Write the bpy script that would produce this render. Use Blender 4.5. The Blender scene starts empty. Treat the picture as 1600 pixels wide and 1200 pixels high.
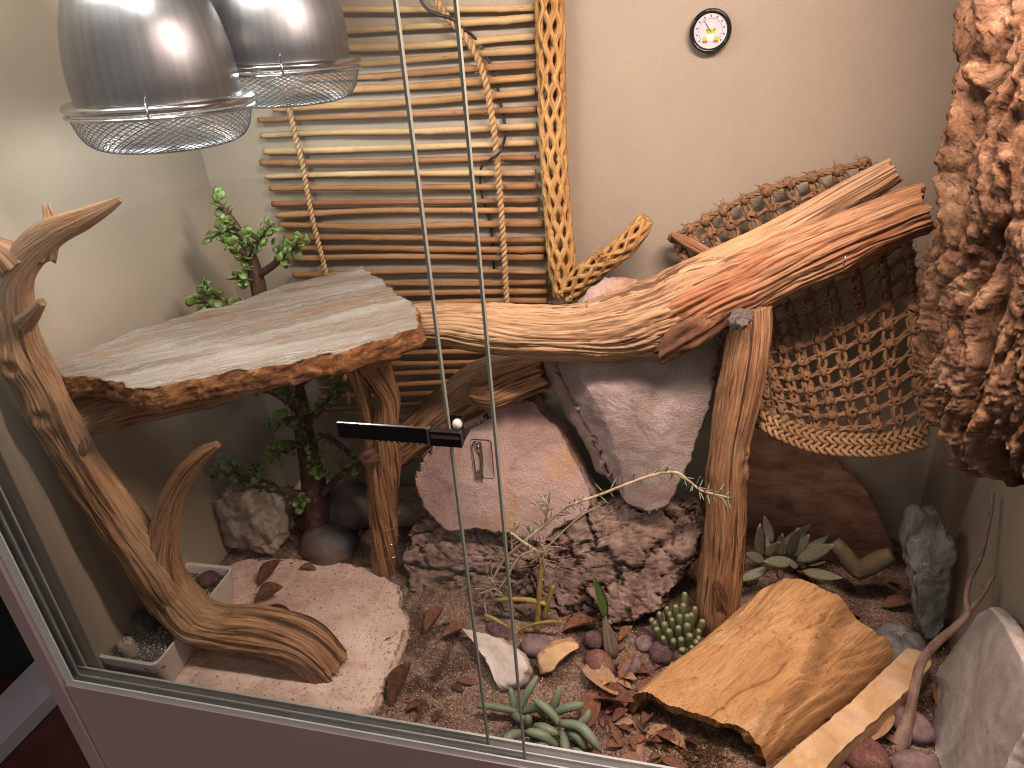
import bpy, math, random
import numpy as np
from mathutils import Vector, Matrix

# ---------------------------------------------------------------- camera, world, lights, exposure
# metres; x right along the back wall, y into the terrarium (glass front at y=0), z up (door sill at z=0)
sc = bpy.context.scene
COL = sc.collection
cam = bpy.data.cameras.new('camera')
cam_o = bpy.data.objects.new('camera', cam); COL.objects.link(cam_o)
cam.sensor_width = 36; cam.lens = 24.93; cam.clip_start = .02; cam.clip_end = 60
_r = Vector((0.97024545, 0.23254198, -0.0674388)); _u = Vector((-0.04757221, 0.45619066, 0.88860957)); _f = Vector((-0.23740398, 0.85896118, -0.45367945))
mw = Matrix((( _r.x, _u.x, -_f.x, 0), (_r.y, _u.y, -_f.y, -.55), (_r.z, _u.z, -_f.z, .805), (0, 0, 0, 1)))
cam_o.matrix_world = mw
sc.camera = cam_o
w = bpy.data.worlds.new('World'); sc.world = w; w.use_nodes = True
bg = w.node_tree.nodes['Background']; bg.inputs[0].default_value = (.95, .84, .80, 1); bg.inputs[1].default_value = .46
def area(name, loc, rot, sx, sy, power, col):
    l = bpy.data.lights.new(name, 'AREA'); l.shape = 'RECTANGLE'; l.size = sx; l.size_y = sy; l.energy = power; l.color = col
    o = bpy.data.objects.new(name, l); o.location = loc; o.rotation_euler = rot; COL.objects.link(o); return o
# the two strip lights under the terrarium's ceiling
area('warm_strip_light', (.12, -.005, 1.03), (math.radians(20), math.radians(12), 0), .52, .06, 13.5, (1, .77, .67))
area('daylight_strip_light', (-.56, -.005, 1.03), (math.radians(14), 0, 0), .40, .06, 6., (1, .92, .86))
vs = sc.view_settings; vs.view_transform = 'Standard'; vs.look = 'None'; vs.gamma = 1; vs.exposure = 0.25; vs.use_curve_mapping = False
sc.render.engine = 'CYCLES'
cy = sc.cycles; cy.use_denoising = True; cy.max_bounces = 10; cy.transparent_max_bounces = 16; cy.diffuse_bounces = 4; cy.use_adaptive_sampling = True; cy.adaptive_threshold = .02
cy.sample_clamp_indirect = 6; cy.pixel_filter_type = 'BLACKMAN_HARRIS'; cy.filter_width = 1.05

# ---------------------------------------------------------------- noise
def _hash(i, j, k, seed):
    h = (i.astype(np.int64) * 374761393 + j.astype(np.int64) * 668265263 + k.astype(np.int64) * 2147483647 + seed * 974634541) & 0xffffffff
    h = ((h ^ (h >> 13)) * 1274126177) & 0xffffffff
    h = ((h ^ (h >> 16)) * 2246822519) & 0xffffffff
    return (h ^ (h >> 15)) & 0xffffffff
def pn(P, seed=0):
    P = np.asarray(P, float); I = np.floor(P).astype(np.int64); f = P - I; u = f * f * f * (f * (f * 6 - 15) + 10)
    out = np.zeros(P.shape[:-1])
    for a in (0, 1):
        for b in (0, 1):
            for c in (0, 1):
                h = _hash(I[..., 0] + a, I[..., 1] + b, I[..., 2] + c, seed)
                g = np.stack([(h & 1023) / 511.5 - 1, ((h >> 10) & 1023) / 511.5 - 1, ((h >> 20) & 1023) / 511.5 - 1], -1)
                d = ((f - np.array([a, b, c])) * g).sum(-1)
                wt = (u[..., 0] if a else 1 - u[..., 0]) * (u[..., 1] if b else 1 - u[..., 1]) * (u[..., 2] if c else 1 - u[..., 2])
                out += d * wt
    return out
def fbm(P, octv=4, seed=0, gain=.5):
    P = np.asarray(P, float); s = 0; a = 1
    for o in range(octv):
        s = s + a * pn(P * 2 ** o + o * 17.3, seed + o); a *= gain
    return s
def worley(P, seed=0):
    P = np.asarray(P, float); I = np.floor(P).astype(np.int64)
    d1 = np.full(P.shape[:-1], 9.); d2 = d1.copy(); cid = np.zeros(P.shape[:-1])
    for a in (-1, 0, 1):
        for b in (-1, 0, 1):
            for c in (-1, 0, 1):
                J = I + np.array([a, b, c]); h = _hash(J[..., 0], J[..., 1], J[..., 2], seed)
                q = J + np.stack([(h & 1023) / 1023, ((h >> 10) & 1023) / 1023, ((h >> 20) & 1023) / 1023], -1)
                d = np.linalg.norm(P - q, axis=-1); m = d < d1
                d2 = np.where(m, d1, np.minimum(d2, d)); cid = np.where(m, (h % 997) / 997, cid); d1 = np.where(m, d, d1)
    return d1, d2, cid
def sstep(a, b, x):
    t = np.clip((x - a) / (b - a), 0, 1); return t * t * (3 - 2 * t)

# ---------------------------------------------------------------- mesh helpers
def lin(c):
    return tuple(((v / 255) / 12.92 if v / 255 <= .04045 else ((v / 255 + .055) / 1.055) ** 2.4) for v in c)
class MB:
    """collects grids of vertices into one mesh, with a 'rest' coordinate for the grain"""
    def __init__(s): s.v = []; s.f = []; s.r = []; s.n = 0
    def add(s, V, Fc, rest=None):
        V = np.asarray(V, float).reshape(-1, 3)
        s.v.append(V); s.r.append(V if rest is None else np.asarray(rest, float).reshape(-1, 3))
        s.f += [tuple(i + s.n for i in f) for f in Fc]; s.n += len(V); return s
    def grid(s, P, cu=False, cv=False, rest=None, flip=False):
        n, m = P.shape[:2]; Fc = []
        for i in range(n if cu else n - 1):
            i2 = (i + 1) % n
            for j in range(m if cv else m - 1):
                j2 = (j + 1) % m
                q = (i * m + j, i * m + j2, i2 * m + j2, i2 * m + j)
                Fc.append(q[::-1] if flip else q)
        return s.add(P, Fc, rest)
    def box(s, a, b):
        x0, y0, z0 = a; x1, y1, z1 = b
        return s.add([(x0, y0, z0), (x1, y0, z0), (x1, y1, z0), (x0, y1, z0), (x0, y0, z1), (x1, y0, z1), (x1, y1, z1), (x0, y1, z1)],
                     [(3, 2, 1, 0), (4, 5, 6, 7), (0, 1, 5, 4), (1, 2, 6, 5), (2, 3, 7, 6), (3, 0, 4, 7)])
    def mesh(s, name, off=(0, 0, 0), smooth=True):
        me = bpy.data.meshes.new(name); V = np.concatenate(s.v) - np.array(off); R = np.concatenate(s.r)
        me.from_pydata(V.tolist(), [], s.f)
        at = me.attributes.new('rest', 'FLOAT_VECTOR', 'POINT'); at.data.foreach_set('vector', R.astype(np.float32).ravel())
        if smooth: me.polygons.foreach_set('use_smooth', [True] * len(me.polygons))
        me.update(); return me
    def base(s):
        V = np.concatenate(s.v); a, b = V.min(0), V.max(0); return ((a[0] + b[0]) / 2, (a[1] + b[1]) / 2, a[2])
def meta(o, label=None, cat=None, group=None, kind=None):
    for k, v in (('label', label), ('category', cat), ('group', group), ('kind', kind)):
        if v: o[k] = v
    return o
def thing(name, loc, label, cat, group=None):
    o = bpy.data.objects.new(name, None); o.empty_display_size = .02; COL.objects.link(o); o.location = loc
    return meta(o, label, cat, group)
def wloc(o):
    p = Vector(o.location); q = o.parent
    while q: p += Vector(q.location); q = q.parent
    return p
def put(name, mb, mat, parent=None, smooth=True, label=None, cat=None, group=None, kind=None):
    if parent is None: off = mb.base(); loc = off
    else: off = tuple(wloc(parent)); loc = (0, 0, 0)
    me = mb.mesh(name, off, smooth); me.materials.append(mat)
    o = bpy.data.objects.new(name, me); COL.objects.link(o); o.location = loc
    if parent: o.parent = parent
    return meta(o, label, cat, group, kind)
def inst(name, me, M4, parent=None, **kw):
    """an object that shares mesh data; M4 is a world matrix and the parent is an unrotated empty or mesh"""
    o = bpy.data.objects.new(name, me); COL.objects.link(o)
    if parent:
        o.parent = parent; M4 = Matrix.Translation(-wloc(parent)) @ M4
    o.matrix_basis = M4; return meta(o, **kw)
def frame(p, d, n=(0, 0, 1), s=1):
    """matrix with local y along d, local z near n, at p"""
    y = Vector(d).normalized(); x = y.cross(Vector(n))
    if x.length < 1e-4: x = y.cross(Vector((1, 0, .1)))
    x.normalize(); z = x.cross(y)
    if not hasattr(s, '__len__'): s = (s, s, s)
    return Matrix(((x.x * s[0], y.x * s[1], z.x * s[2], p[0]), (x.y * s[0], y.y * s[1], z.y * s[2], p[1]), (x.z * s[0], y.z * s[1], z.z * s[2], p[2]), (0, 0, 0, 1)))
def spline(pts, n, closed=False):
    P = np.array(pts, float); k = len(P)
    if closed: Q = np.concatenate([P[-1:], P, P[:2]]); t = np.arange(n) / n * k
    else: Q = np.concatenate([2 * P[:1] - P[1:2], P, 2 * P[-1:] - P[-2:-1]]); t = np.linspace(0, k - 1 - 1e-9, n)
    i = np.floor(t).astype(int); f = (t - i)[:, None]
    a, b, c, d = Q[i], Q[i + 1], Q[i + 2], Q[i + 3]
    return .5 * (2 * b + (c - a) * f + (2 * a - 5 * b + 4 * c - d) * f ** 2 + (3 * b - a - 3 * c + d) * f ** 3)
def plen(P): return np.linalg.norm(np.diff(np.array(P, float)[:, :3], axis=0), axis=1).sum()
def frames(P):
    T = np.gradient(P, axis=0); T /= np.linalg.norm(T, axis=1)[:, None] + 1e-12
    a = np.array([0, 0, 1.]) if abs(T[0][2]) < .9 else np.array([0, 1., 0]); N = np.zeros_like(P)
    n = np.cross(np.cross(T[0], a), T[0])
    for i in range(len(P)):
        n = n - T[i] * (n @ T[i]); n /= np.linalg.norm(n); N[i] = n
    return T, N, np.cross(T, N)
def tube(mb, path, r, seg=6, n=None, res=.006, cap=True, smooth=True):
    """plain tube; r number or array or taken from 4th column of the path"""
    path = np.array(path, float)
    if n is None: n = max(3, int(plen(path) / res) + 2)
    S = spline(path, n) if smooth else path
    P = S[:, :3]; rr = S[:, 3] if S.shape[1] > 3 else (np.ones(len(P)) * r)
    if S.shape[1] > 3 and r: rr = rr * r
    T, N, B = frames(P); th = np.arange(seg) / seg * 2 * math.pi
    ring = N[:, None] * np.cos(th)[None, :, None] + B[:, None] * np.sin(th)[None, :, None]
    V = P[:, None] + ring * rr[:, None, None]
    s = np.concatenate([[0], np.cumsum(np.linalg.norm(np.diff(P, axis=0), axis=1))])
    rm = rr.mean(); rest = np.stack([np.broadcast_to(np.cos(th) * rm, V.shape[:2]), np.broadcast_to(np.sin(th) * rm, V.shape[:2]), np.broadcast_to(s[:, None], V.shape[:2])], -1)
    b0 = mb.n; mb.grid(V, cv=True, rest=rest, flip=True)
    if cap:
        m = seg; mb.f.append(tuple(b0 + j for j in range(m))); mb.f.append(tuple(b0 + (len(P) - 1) * m + j for j in range(m))[::-1])
    return mb
def limb(mb, path, seg=64, res=.004, amp=.10, groove=.10, gf=3.2, twist=0., seed=0, jag=.25, flat=1., flat_dir=None, knots=(), gs=3., off=0., clampx=None, fine=1.):
    """weathered wood: a bent tapering tube with long grooves, lumps and broken ends; path rows are x,y,z,r"""
    if seg >= 60: seg = int(seg * 1.5); gf = gf * 1.5; groove = groove * .8
    path = np.array(path, float); n = max(8, int(plen(path) / res)); S = spline(path, n); P = S[:, :3]; rr = np.maximum(S[:, 3], .0015)
    T, N, B = frames(P)
    if flat_dir is not None:
        fd = np.array(flat_dir, float); N = fd - T * (T @ fd)[:, None]; N /= np.linalg.norm(N, axis=1)[:, None]; B = np.cross(T, N)
    s = np.concatenate([[0], np.cumsum(np.linalg.norm(np.diff(P, axis=0), axis=1))]); L = s[-1]
    th = np.arange(seg) / seg * 2 * math.pi
    S2 = s[:, None] * np.ones(seg); TH = th[None] * np.ones((n, 1)); R2 = rr[:, None] * np.ones(seg)
    warp = pn(np.stack([S2 * 9, np.cos(TH), np.sin(TH)], -1), seed + 5) * .5
    ph = TH + twist * S2 + warp; c, d = np.cos(ph), np.sin(ph)
    low = fbm(np.stack([c * 1.2, d * 1.2, S2 * 14 + seed], -1), 3, seed)
    g1 = 1 - np.abs(pn(np.stack([c * gf, d * gf, S2 * gs + seed], -1), seed + 1)) * 2.2
    g2 = 1 - np.abs(pn(np.stack([c * gf * 2.6, d * gf * 2.6, S2 * gs * 2.2], -1), seed + 2)) * 2.2
    g3 = pn(np.stack([c * gf * 7, d * gf * 7, S2 * gs * 6], -1), seed + 3)
    rad = R2 * (1 + amp * low * 1.6 - groove * (np.clip(g1, 0, 1) ** 6 * 1.25 + .6 * np.clip(g2, 0, 1) ** 5 * fine) + groove * .22 * g3 * fine)
    V = P[:, None] + N[:, None] * (c * 0 + np.cos(TH))[..., None] * (rad * flat)[..., None] + B[:, None] * np.sin(TH)[..., None] * rad[..., None]
    for (ks, kt, kr, kh) in knots:
        ds = (S2 - ks * L); dt = ((TH - kt + math.pi) % (2 * math.pi) - math.pi) * R2; q = np.sqrt(ds ** 2 + dt ** 2) / kr
        h = kh * (np.exp(-q ** 2 * 1.2) - 1.5 * np.exp(-(q * 3) ** 2))
        V += (V - P[:, None]) / (rad[..., None]) * h[..., None]
    # broken ends: the last rings are pushed along the limb by noise
    for e, sg in ((0, -1), (n - 1, 1)):
        k = min(8, n // 3)
        for q in range(k):
            i = e - sg * q
            j = pn(np.stack([c[i] * 3, d[i] * 3, np.zeros(seg) + seed + e], -1), seed + 9) + .5 * pn(np.stack([c[i] * 8, d[i] * 8, np.zeros(seg) + seed], -1), seed + 11)
            V[i] += T[e] * sg * (j * rr[e] * jag * (1 - q / k))[:, None]
    rm = rr.mean()
    rest = np.stack([np.cos(TH + twist * S2) * rm + off, np.sin(TH + twist * S2) * rm + seed * .37, S2], -1)
    if clampx is not None: V[..., 0] = np.minimum(V[..., 0], clampx)
    rows = [V]; rrows = [rest]
    def capr(e, sg):
        o = []; ro = []
        cen = V[e].mean(0)
        for t in (.85, .6, .3, .02):
            q = cen + (V[e] - cen) * t
            j = pn(np.stack([c[e] * 4 * t, d[e] * 4 * t, np.zeros(seg) + seed], -1), seed + 21)
            q = q - T[e] * sg * (rr[e] * jag * (.25 * (1 - t) + .5 * j * (1 - t)))[:, None]
            o.append(q); rs = rest[e].copy(); rs[:, :2] *= t; ro.append(rs)
        return np.array(o), np.array(ro)
    a, ar = capr(0, -1); b, br = capr(n - 1, 1)
    allV = np.concatenate([a[::-1], V, b]); allR = np.concatenate([ar[::-1], rest, br])
    mb.grid(allV, cv=True, rest=allR, flip=True); return mb
def slab(mb, outline, normal, thick, res=.005, jag=.003, jf=60, amp=.002, af=40, bulge=0., bev=.15, strata=.003, seed=0, levels=6, back=True, warpfn=None, roundp=2., sf=200, terr=0., tf=14):
    """a stone: outline (3-D ring, seen from its face), extruded against the face normal by thick"""
    O = np.array(outline, float); nrm = np.array(normal, float); nrm /= np.linalg.norm(nrm)
    per = plen(np.concatenate([O, O[:1]])); n = max(24, int(per / res))
    Q = np.concatenate([O, O[:1]]); d = np.concatenate([[0], np.cumsum(np.linalg.norm(np.diff(Q, axis=0), axis=1))]); t = np.arange(n) / n * d[-1]
    L0 = np.stack([np.interp(t, d, Q[:, i]) for i in range(3)], 1); L1 = spline(O, n * 4, True)
    # mix straight and smooth outline
    i = np.floor(np.interp(t, d, np.arange(len(Q)))).astype(int); f = (t - d[i]) / np.maximum(d[np.minimum(i + 1, len(d) - 1)] - d[i], 1e-9)
    idx = ((i + f) / len(O) * n * 4).astype(int) % (n * 4)
    R0 = .55 * L0 + .45 * L1[idx]
    cen = R0.mean(0); fitn = np.linalg.svd(O - O.mean(0))[2][2]; fitn = fitn if fitn @ nrm > 0 else -fitn
    if fitn @ nrm > .3: nrm = fitn
    out = R0 - cen; out -= np.outer(out @ nrm, nrm); rl = np.linalg.norm(out, axis=1)[:, None]; outn = out / (rl + 1e-9)
    R0 = R0 + outn * (fbm(R0 * jf, 4, seed)[:, None] * jag * 2)
    flatR = R0 - np.outer((R0 - cen) @ nrm, nrm); resid = (R0 - cen) @ nrm
    K = max(4, int(rl.mean() / res)); rows = []; mb.side = (n, K, levels)
    def plane(q, t, ampk):
        r = fbm(q * af, 5, seed + 3) * ampk
        if terr:
            h = fbm(q * tf, 3, seed + 13) * 5; fl_ = np.floor(h); r = r + terr * (fl_ + sstep(.38, .62, h - fl_) + .25 * (h - fl_)) * .5
        return q + nrm * (r + bulge * (np.exp(-1.3 * (np.linalg.norm(q - cen, axis=1) / rl.mean()) ** 2) - .1))[:, None]
    for t in np.linspace(.002, 1, K + 1)[:-1]:
        rows.append(plane(cen + (flatR - cen) * t + nrm * (resid * t ** 4)[:, None], np.full(n, t), amp))
    e = plane(R0, np.ones(n), amp)
    lay = fbm(np.stack([np.arange(levels + 1) * .9, np.zeros(levels + 1), np.zeros(levels + 1) + seed], -1), 2, seed + 7)
    for l in range(levels + 1):
        k = l / levels
        q = e - nrm * (thick * k)
        ins = bev * thick * (abs(2 * k - 1) ** 3)
        o = strata * (lay[l] * 1.5 + fbm(np.concatenate([q[:, :]], 1) * sf, 3, seed + 8 + 0) * 1.2) + strata * pn(np.stack([R0[:, 0] * 40, R0[:, 1] * 40, np.full(n, l * 1.7)], -1), seed + 4) * 1.5
        rows.append(q + outn * (o - ins)[:, None])
    if back:
        for t in np.linspace(1, .002, max(3, K // 4))[1:]:
            rows.append(plane(cen + (e - nrm * thick - cen) * t, np.ones(n), amp * .3) if False else (cen - nrm * thick) + (R0 - cen) * t + nrm * (fbm(R0 * t * af, 2, seed + 5) * amp)[:, None])
    V = np.array(rows)
    if warpfn is not None: V = warpfn(V)
    mb.grid(V, cv=True, flip=False); return mb
def blob(mb, c, r, amp=.1, f=1.5, seed=0, nu=20, nv=28, rot=None, sq=1., fn=None, rest=None):
    u = np.linspace(.02, math.pi - .02, nu)[:, None]; v = np.arange(nv)[None] / nv * 2 * math.pi
    D = np.stack([np.sin(u) * np.cos(v), np.sin(u) * np.sin(v), np.cos(u) * np.ones_like(v)], -1)
    if sq != 1: D = np.sign(D) * np.abs(D) ** sq
    k = 1 + amp * fbm(D * f + seed * 3.1, 4, seed)
    if fn is not None: k = k * fn(u, v)
    V = D * k[..., None] * np.array(r)
    if rot is not None: V = V @ np.array(Matrix.Rotation(rot[2], 3, 'Z') @ Matrix.Rotation(rot[1], 3, 'Y') @ Matrix.Rotation(rot[0], 3, 'X')).T
    mb.grid(V + np.array(c), cv=True, flip=False, rest=(V + np.array(c)) if rest is None else rest); return mb
def twist_rope(mb, path, r, strands=2, pitch=.02, seg=6, res=.002, seed=0, fuzz=0):
    P = spline(np.array(path, float)[:, :3], max(6, int(plen(path) / res))); T, N, B = frames(P)
    s = np.concatenate([[0], np.cumsum(np.linalg.norm(np.diff(P, axis=0), axis=1))])
    for k in range(strands):
        a = s / pitch * 2 * math.pi + k * 2 * math.pi / strands
        tube(mb, P + (N * np.cos(a)[:, None] + B * np.sin(a)[:, None]) * r * .55, r * .62, seg, smooth=False)
    rnd = random.Random(seed)
    for q in range(fuzz):
        i = rnd.randrange(len(P)); d = np.array([rnd.gauss(0, 1) for _ in range(3)]); d /= np.linalg.norm(d)
        l = r * rnd.uniform(1.5, 4)
        tube(mb, [P[i] + d * r * .5, P[i] + d * l * .6 + T[i] * l * .2, P[i] + d * l + T[i] * l * .5], r * .06, 3, n=4)
    return mb

# ---------------------------------------------------------------- materials
class NT:
    def __init__(s, name):
        s.m = bpy.data.materials.new(name); s.m.use_nodes = True; s.t = s.m.node_tree; s.n = s.t.nodes; s.b = s.n['Principled BSDF']; s.out = s.n['Material Output']
    def N(s, ty, **kw):
        o = s.n.new(ty)
        for k, v in kw.items(): setattr(o, k, v)
        return o
    def L(s, a, b): s.t.links.new(a, b)
    def mathn(s, op, a, b=None):
        o = s.N('ShaderNodeMath', operation=op)
        for i, x in enumerate((a, b)):
            if x is None: continue
            if isinstance(x, (int, float)): o.inputs[i].default_value = x
            else: s.L(x, o.inputs[i])
        return o.outputs[0]
    def noise(s, co, scale, stretch=(1, 1, 1), detail=6, rough=.6, dist=0., musg=None):
        mp = s.N('ShaderNodeMapping'); mp.inputs['Scale'].default_value = stretch; s.L(co, mp.inputs[0])
        nz = s.N('ShaderNodeTexNoise'); nz.inputs['Scale'].default_value = scale; nz.inputs['Detail'].default_value = detail; nz.inputs['Roughness'].default_value = rough; nz.inputs['Distortion'].default_value = dist
        s.L(mp.outputs[0], nz.inputs['Vector']); return nz.outputs['Fac']
    def ramp(s, fac, stops):
        r = s.N('ShaderNodeValToRGB'); e = r.color_ramp.elements
        while len(e) < len(stops): e.new(.5)
        for k, (p, c) in enumerate(stops): e[k].position = p; e[k].color = (*lin(c), 1)
        s.L(fac, r.inputs[0]); return r.outputs[0]
    def rng(s, x, a, b, lo=0., hi=1.):
        m = s.N('ShaderNodeMapRange'); m.inputs[1].default_value = a; m.inputs[2].default_value = b; m.inputs[3].default_value = lo; m.inputs[4].default_value = hi
        s.L(x, m.inputs[0]); return m.outputs[0]
    def mix(s, f, a, b):
        m = s.N('ShaderNodeMix', data_type='RGBA')
        for i, x in ((0, f), (6, a), (7, b)):
            if isinstance(x, (int, float)): m.inputs[i].default_value = x
            elif isinstance(x, tuple): m.inputs[i].default_value = (*lin(x), 1)
            else: s.L(x, m.inputs[i])
        return m.outputs[2]
def mat(name, stops, scale=30, stretch=(1, 1, 1), layers=(), rough=.8, bump=.5, bdist=.001, bscale=None, bstretch=None, coord='rest', dist=.3, spec=.3, metal=0., detail=7, vor=None, sss=0., contrast=(.3, .7), rnd=0., coat=0., aniso=0., grain=.22, gscale=None):
    """stops: colours over a noise; layers: (scale, stretch, lo, hi, colour, strength) painted over it"""
    k = NT(name)
    if coord == 'rest': a = k.N('ShaderNodeAttribute', attribute_name='rest'); co = a.outputs['Vector']
    else: co = k.N('ShaderNodeTexCoord').outputs['Object']
    n0 = k.noise(co, scale, stretch, detail, .62, dist); col = k.ramp(k.rng(n0, *contrast), stops)
    hs = []
    for i, (s_, st, lo, hi, c, amt) in enumerate(layers):
        n1 = k.noise(co, s_, st, 5, .6, dist); f = k.mathn('MULTIPLY', k.rng(n1, lo, hi), amt); col = k.mix(f, col, c); hs.append(n1)
    if grain and coord == 'rest':
        ng = k.noise(co, gscale or 700, bstretch or stretch, 3, .7); col = k.mix(k.rng(ng, .3, .7, grain, -grain * .0), col, (0, 0, 0)); hs.append(ng)
    if rnd:
        oi = k.N('ShaderNodeObjectInfo'); hv = k.N('ShaderNodeHueSaturation'); k.L(col, hv.inputs['Color']); k.L(k.rng(oi.outputs['Random'], 0, 1, 1 - rnd, 1 + rnd), hv.inputs['Value'])
        k.L(k.rng(oi.outputs['Random'], 0, 1, .5 - rnd * .06, .5 + rnd * .06), hv.inputs['Hue']); col = hv.outputs[0]
    k.L(col, k.b.inputs['Base Color'])
    nb = k.noise(co, bscale or scale * 3, bstretch or stretch, 8, .65, dist)
    h = k.mathn('ADD', nb, k.mathn('MULTIPLY', n0, .6))
    for n1 in hs[:2]: h = k.mathn('SUBTRACT', h, k.mathn('MULTIPLY', n1, .3))
    if vor:
        vt = k.N('ShaderNodeTexVoronoi'); vt.inputs['Scale'].default_value = vor; k.L(co, vt.inputs['Vector']); h = k.mathn('ADD', h, k.mathn('MULTIPLY', vt.outputs['Distance'], .7))
    bp = k.N('ShaderNodeBump'); bp.inputs['Strength'].default_value = bump; bp.inputs['Distance'].default_value = bdist; k.L(h, bp.inputs['Height']); k.L(bp.outputs[0], k.b.inputs['Normal'])
    k.L(k.rng(nb, .2, .8, max(rough - .1, .05), min(rough + .1, 1)), k.b.inputs['Roughness'])
    k.b.inputs['Specular IOR Level'].default_value = spec; k.b.inputs['Metallic'].default_value = metal
    if sss: k.b.inputs['Subsurface Weight'].default_value = sss; k.b.inputs['Subsurface Radius'].default_value = (.4, .5, .2); k.b.inputs['Subsurface Scale'].default_value = .004
    if coat: k.b.inputs['Coat Weight'].default_value = coat; k.b.inputs['Coat Roughness'].default_value = .15
    if aniso: k.b.inputs['Anisotropic'].default_value = aniso
    return k.m
def wood(name, stops, crack=(60, 30, 14), crack_amt=.8, fine=560, pale=None, red=None, bump=.7, scale=130):
    """grain runs along the rest coordinate's z"""
    ly = [(fine, (1, 1, .03), .50, .64, tuple(int(v * .55) for v in stops[0][1]), .75), (scale * 1.3, (1, 1, .028), .57, .61, crack, crack_amt), (scale * .35, (1, 1, .03), .60, .625, crack, crack_amt)]
    if pale: ly.append((9, (1, 1, .35), .5, .68, pale, .75))
    if red: ly.append((13, (1, 1, .5), .5, .66, red, .75))
    return mat(name, stops, scale, (1, 1, .05), ly, .78, bump, .0012, fine * 1.2, (1, 1, .05), dist=.6, spec=.25)

# ================================================================ the setting
XL, XR, YB, ZT = -.81, .39, .533, 1.06
def gz(y):
    t = np.clip(np.asarray(y) / .4, 0, 1); return -.06 + .025 * t * t * (3 - 2 * t)
m_wall = mat('wall_laminate', [(0, (140, 128, 112)), (1, (153, 140, 123))], 3, layers=[(900, (1, 1, 1), .45, .7, (178, 166, 146), .35)], rough=.5, bump=.3, bdist=.0008, bscale=380, spec=.35, coord='Object')
m_board = mat('front_board', [(0, (148, 126, 124)), (1, (156, 134, 132))], 4, rough=.45, bump=.08, bscale=500, spec=.4, coord='Object')
m_plastic = mat('track_plastic', [(0, (196, 196, 192)), (1, (206, 206, 202))], 20, rough=.3, bump=.03, spec=.5)
m_groove = mat('track_groove', [(0, (112, 110, 108)), (1, (124, 122, 120))], 20, rough=.4, bump=.03)
m_white = mat('white_ceramic', [(0, (205, 197, 188)), (1, (214, 206, 198))], 8, rough=.35, bump=.04, spec=.5)
put('back_wall', MB().box((XL - .06, YB, -.3), (XR + .06, YB + .03, ZT)), m_wall, smooth=False, kind='structure')
put('left_wall', MB().box((XL - .065, .012, -.3), (XL, YB - .001, ZT)), m_wall, smooth=False, kind='structure')
put('right_wall', MB().box((XR, .012, -.3), (XR + .05, YB - .001, ZT)), m_wall, smooth=False, kind='structure')
put('ceiling', MB().box((XL - .06, -.03, ZT + .001), (XR + .06, YB + .03, ZT + .03)), m_wall, smooth=False, kind='structure')
# substrate: sandy soil, uneven
m_soil = mat('sandy_soil', [(0, (84, 62, 54)), (.45, (142, 114, 98)), (1, (192, 166, 146))], 260, layers=[(14, (1, 1, 1), .47, .58, (58, 40, 33), .8), (900, (1, 1, 1), .60, .68, (214, 194, 172), .8), (700, (1, 1, 1), .60, .66, (34, 24, 22), .8)], rough=.95, bump=1., bdist=.0025, bscale=420, vor=500, spec=.15)
nx, ny = 300, 134
gx, gy = np.meshgrid(np.linspace(XL + .001, XR - .001, nx), np.linspace(.011, YB - .001, ny))
Gd = np.stack([gx, gy, gz(gy)], -1)
Gd[..., 2] += fbm(Gd * np.array([14, 14, 0]), 3, 3) * .006 + fbm(Gd * np.array([90, 90, 0]), 4, 8) * .0035
def ground(x, y):
    j = int(round((x - XL) / (XR - XL) * (nx - 1))); i = int(round((y - .011) / (YB - .012) * (ny - 1)))
    return float(Gd[min(max(i, 0), ny - 1), min(max(j, 0), nx - 1), 2])
put('substrate', MB().grid(Gd), m_soil, kind='structure')
# the dark room outside
m_dark = mat('dark_floor', [(0, (46, 14, 13)), (1, (60, 22, 20))], 6, rough=.5, bump=.1, coord='Object')
m_darkw = mat('dark_wall', [(0, (20, 22, 24)), (1, (28, 30, 32))], 6, rough=.8, bump=.1, coord='Object')
put('room_floor', MB().box((-7, -9, -1.02), (6, 2.2, -1.0)), m_dark, smooth=False, kind='structure')
put('room_wall', MB().box((-3.04, -1.6, -1.0), (-3., 2.2, 1.8)), m_darkw, smooth=False, kind='structure')
_q = [(-2.019,0.4386,-0.95),(-2.029,0.7072,-0.95),(-1.861,0.6026,-0.95),(-1.87,0.3055,-0.95)]
put('floor_strip', MB().add(_q + [(p[0], p[1], -.999) for p in _q], [(0, 1, 2, 3), (7, 6, 5, 4), (0, 4, 5, 1), (1, 5, 6, 2), (2, 6, 7, 3), (3, 7, 4, 0)]), mat('strip_paint', [(0, (132, 128, 130)), (1, (146, 142, 144))], 5, rough=.6, bump=.05), smooth=False, label='dark grey skirting strip on the room floor outside the terrarium', cat='skirting')
_m = MB()
_th = np.linspace(0, 2 * math.pi, 41)[:-1]
_pr = [(.13, 0), (.16, .30), (.165, .305), (.155, .303), (.125, .01), (.001, .01)]
_m.grid(np.array([[(-2.15 + r * math.cos(a), .75 + r * math.sin(a), -1 + z) for a in _th] for r, z in _pr]), cv=True)
put('waste_bin', _m, m_darkw, label='dark round bin standing in the shadow outside at left', cat='bin')

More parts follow.
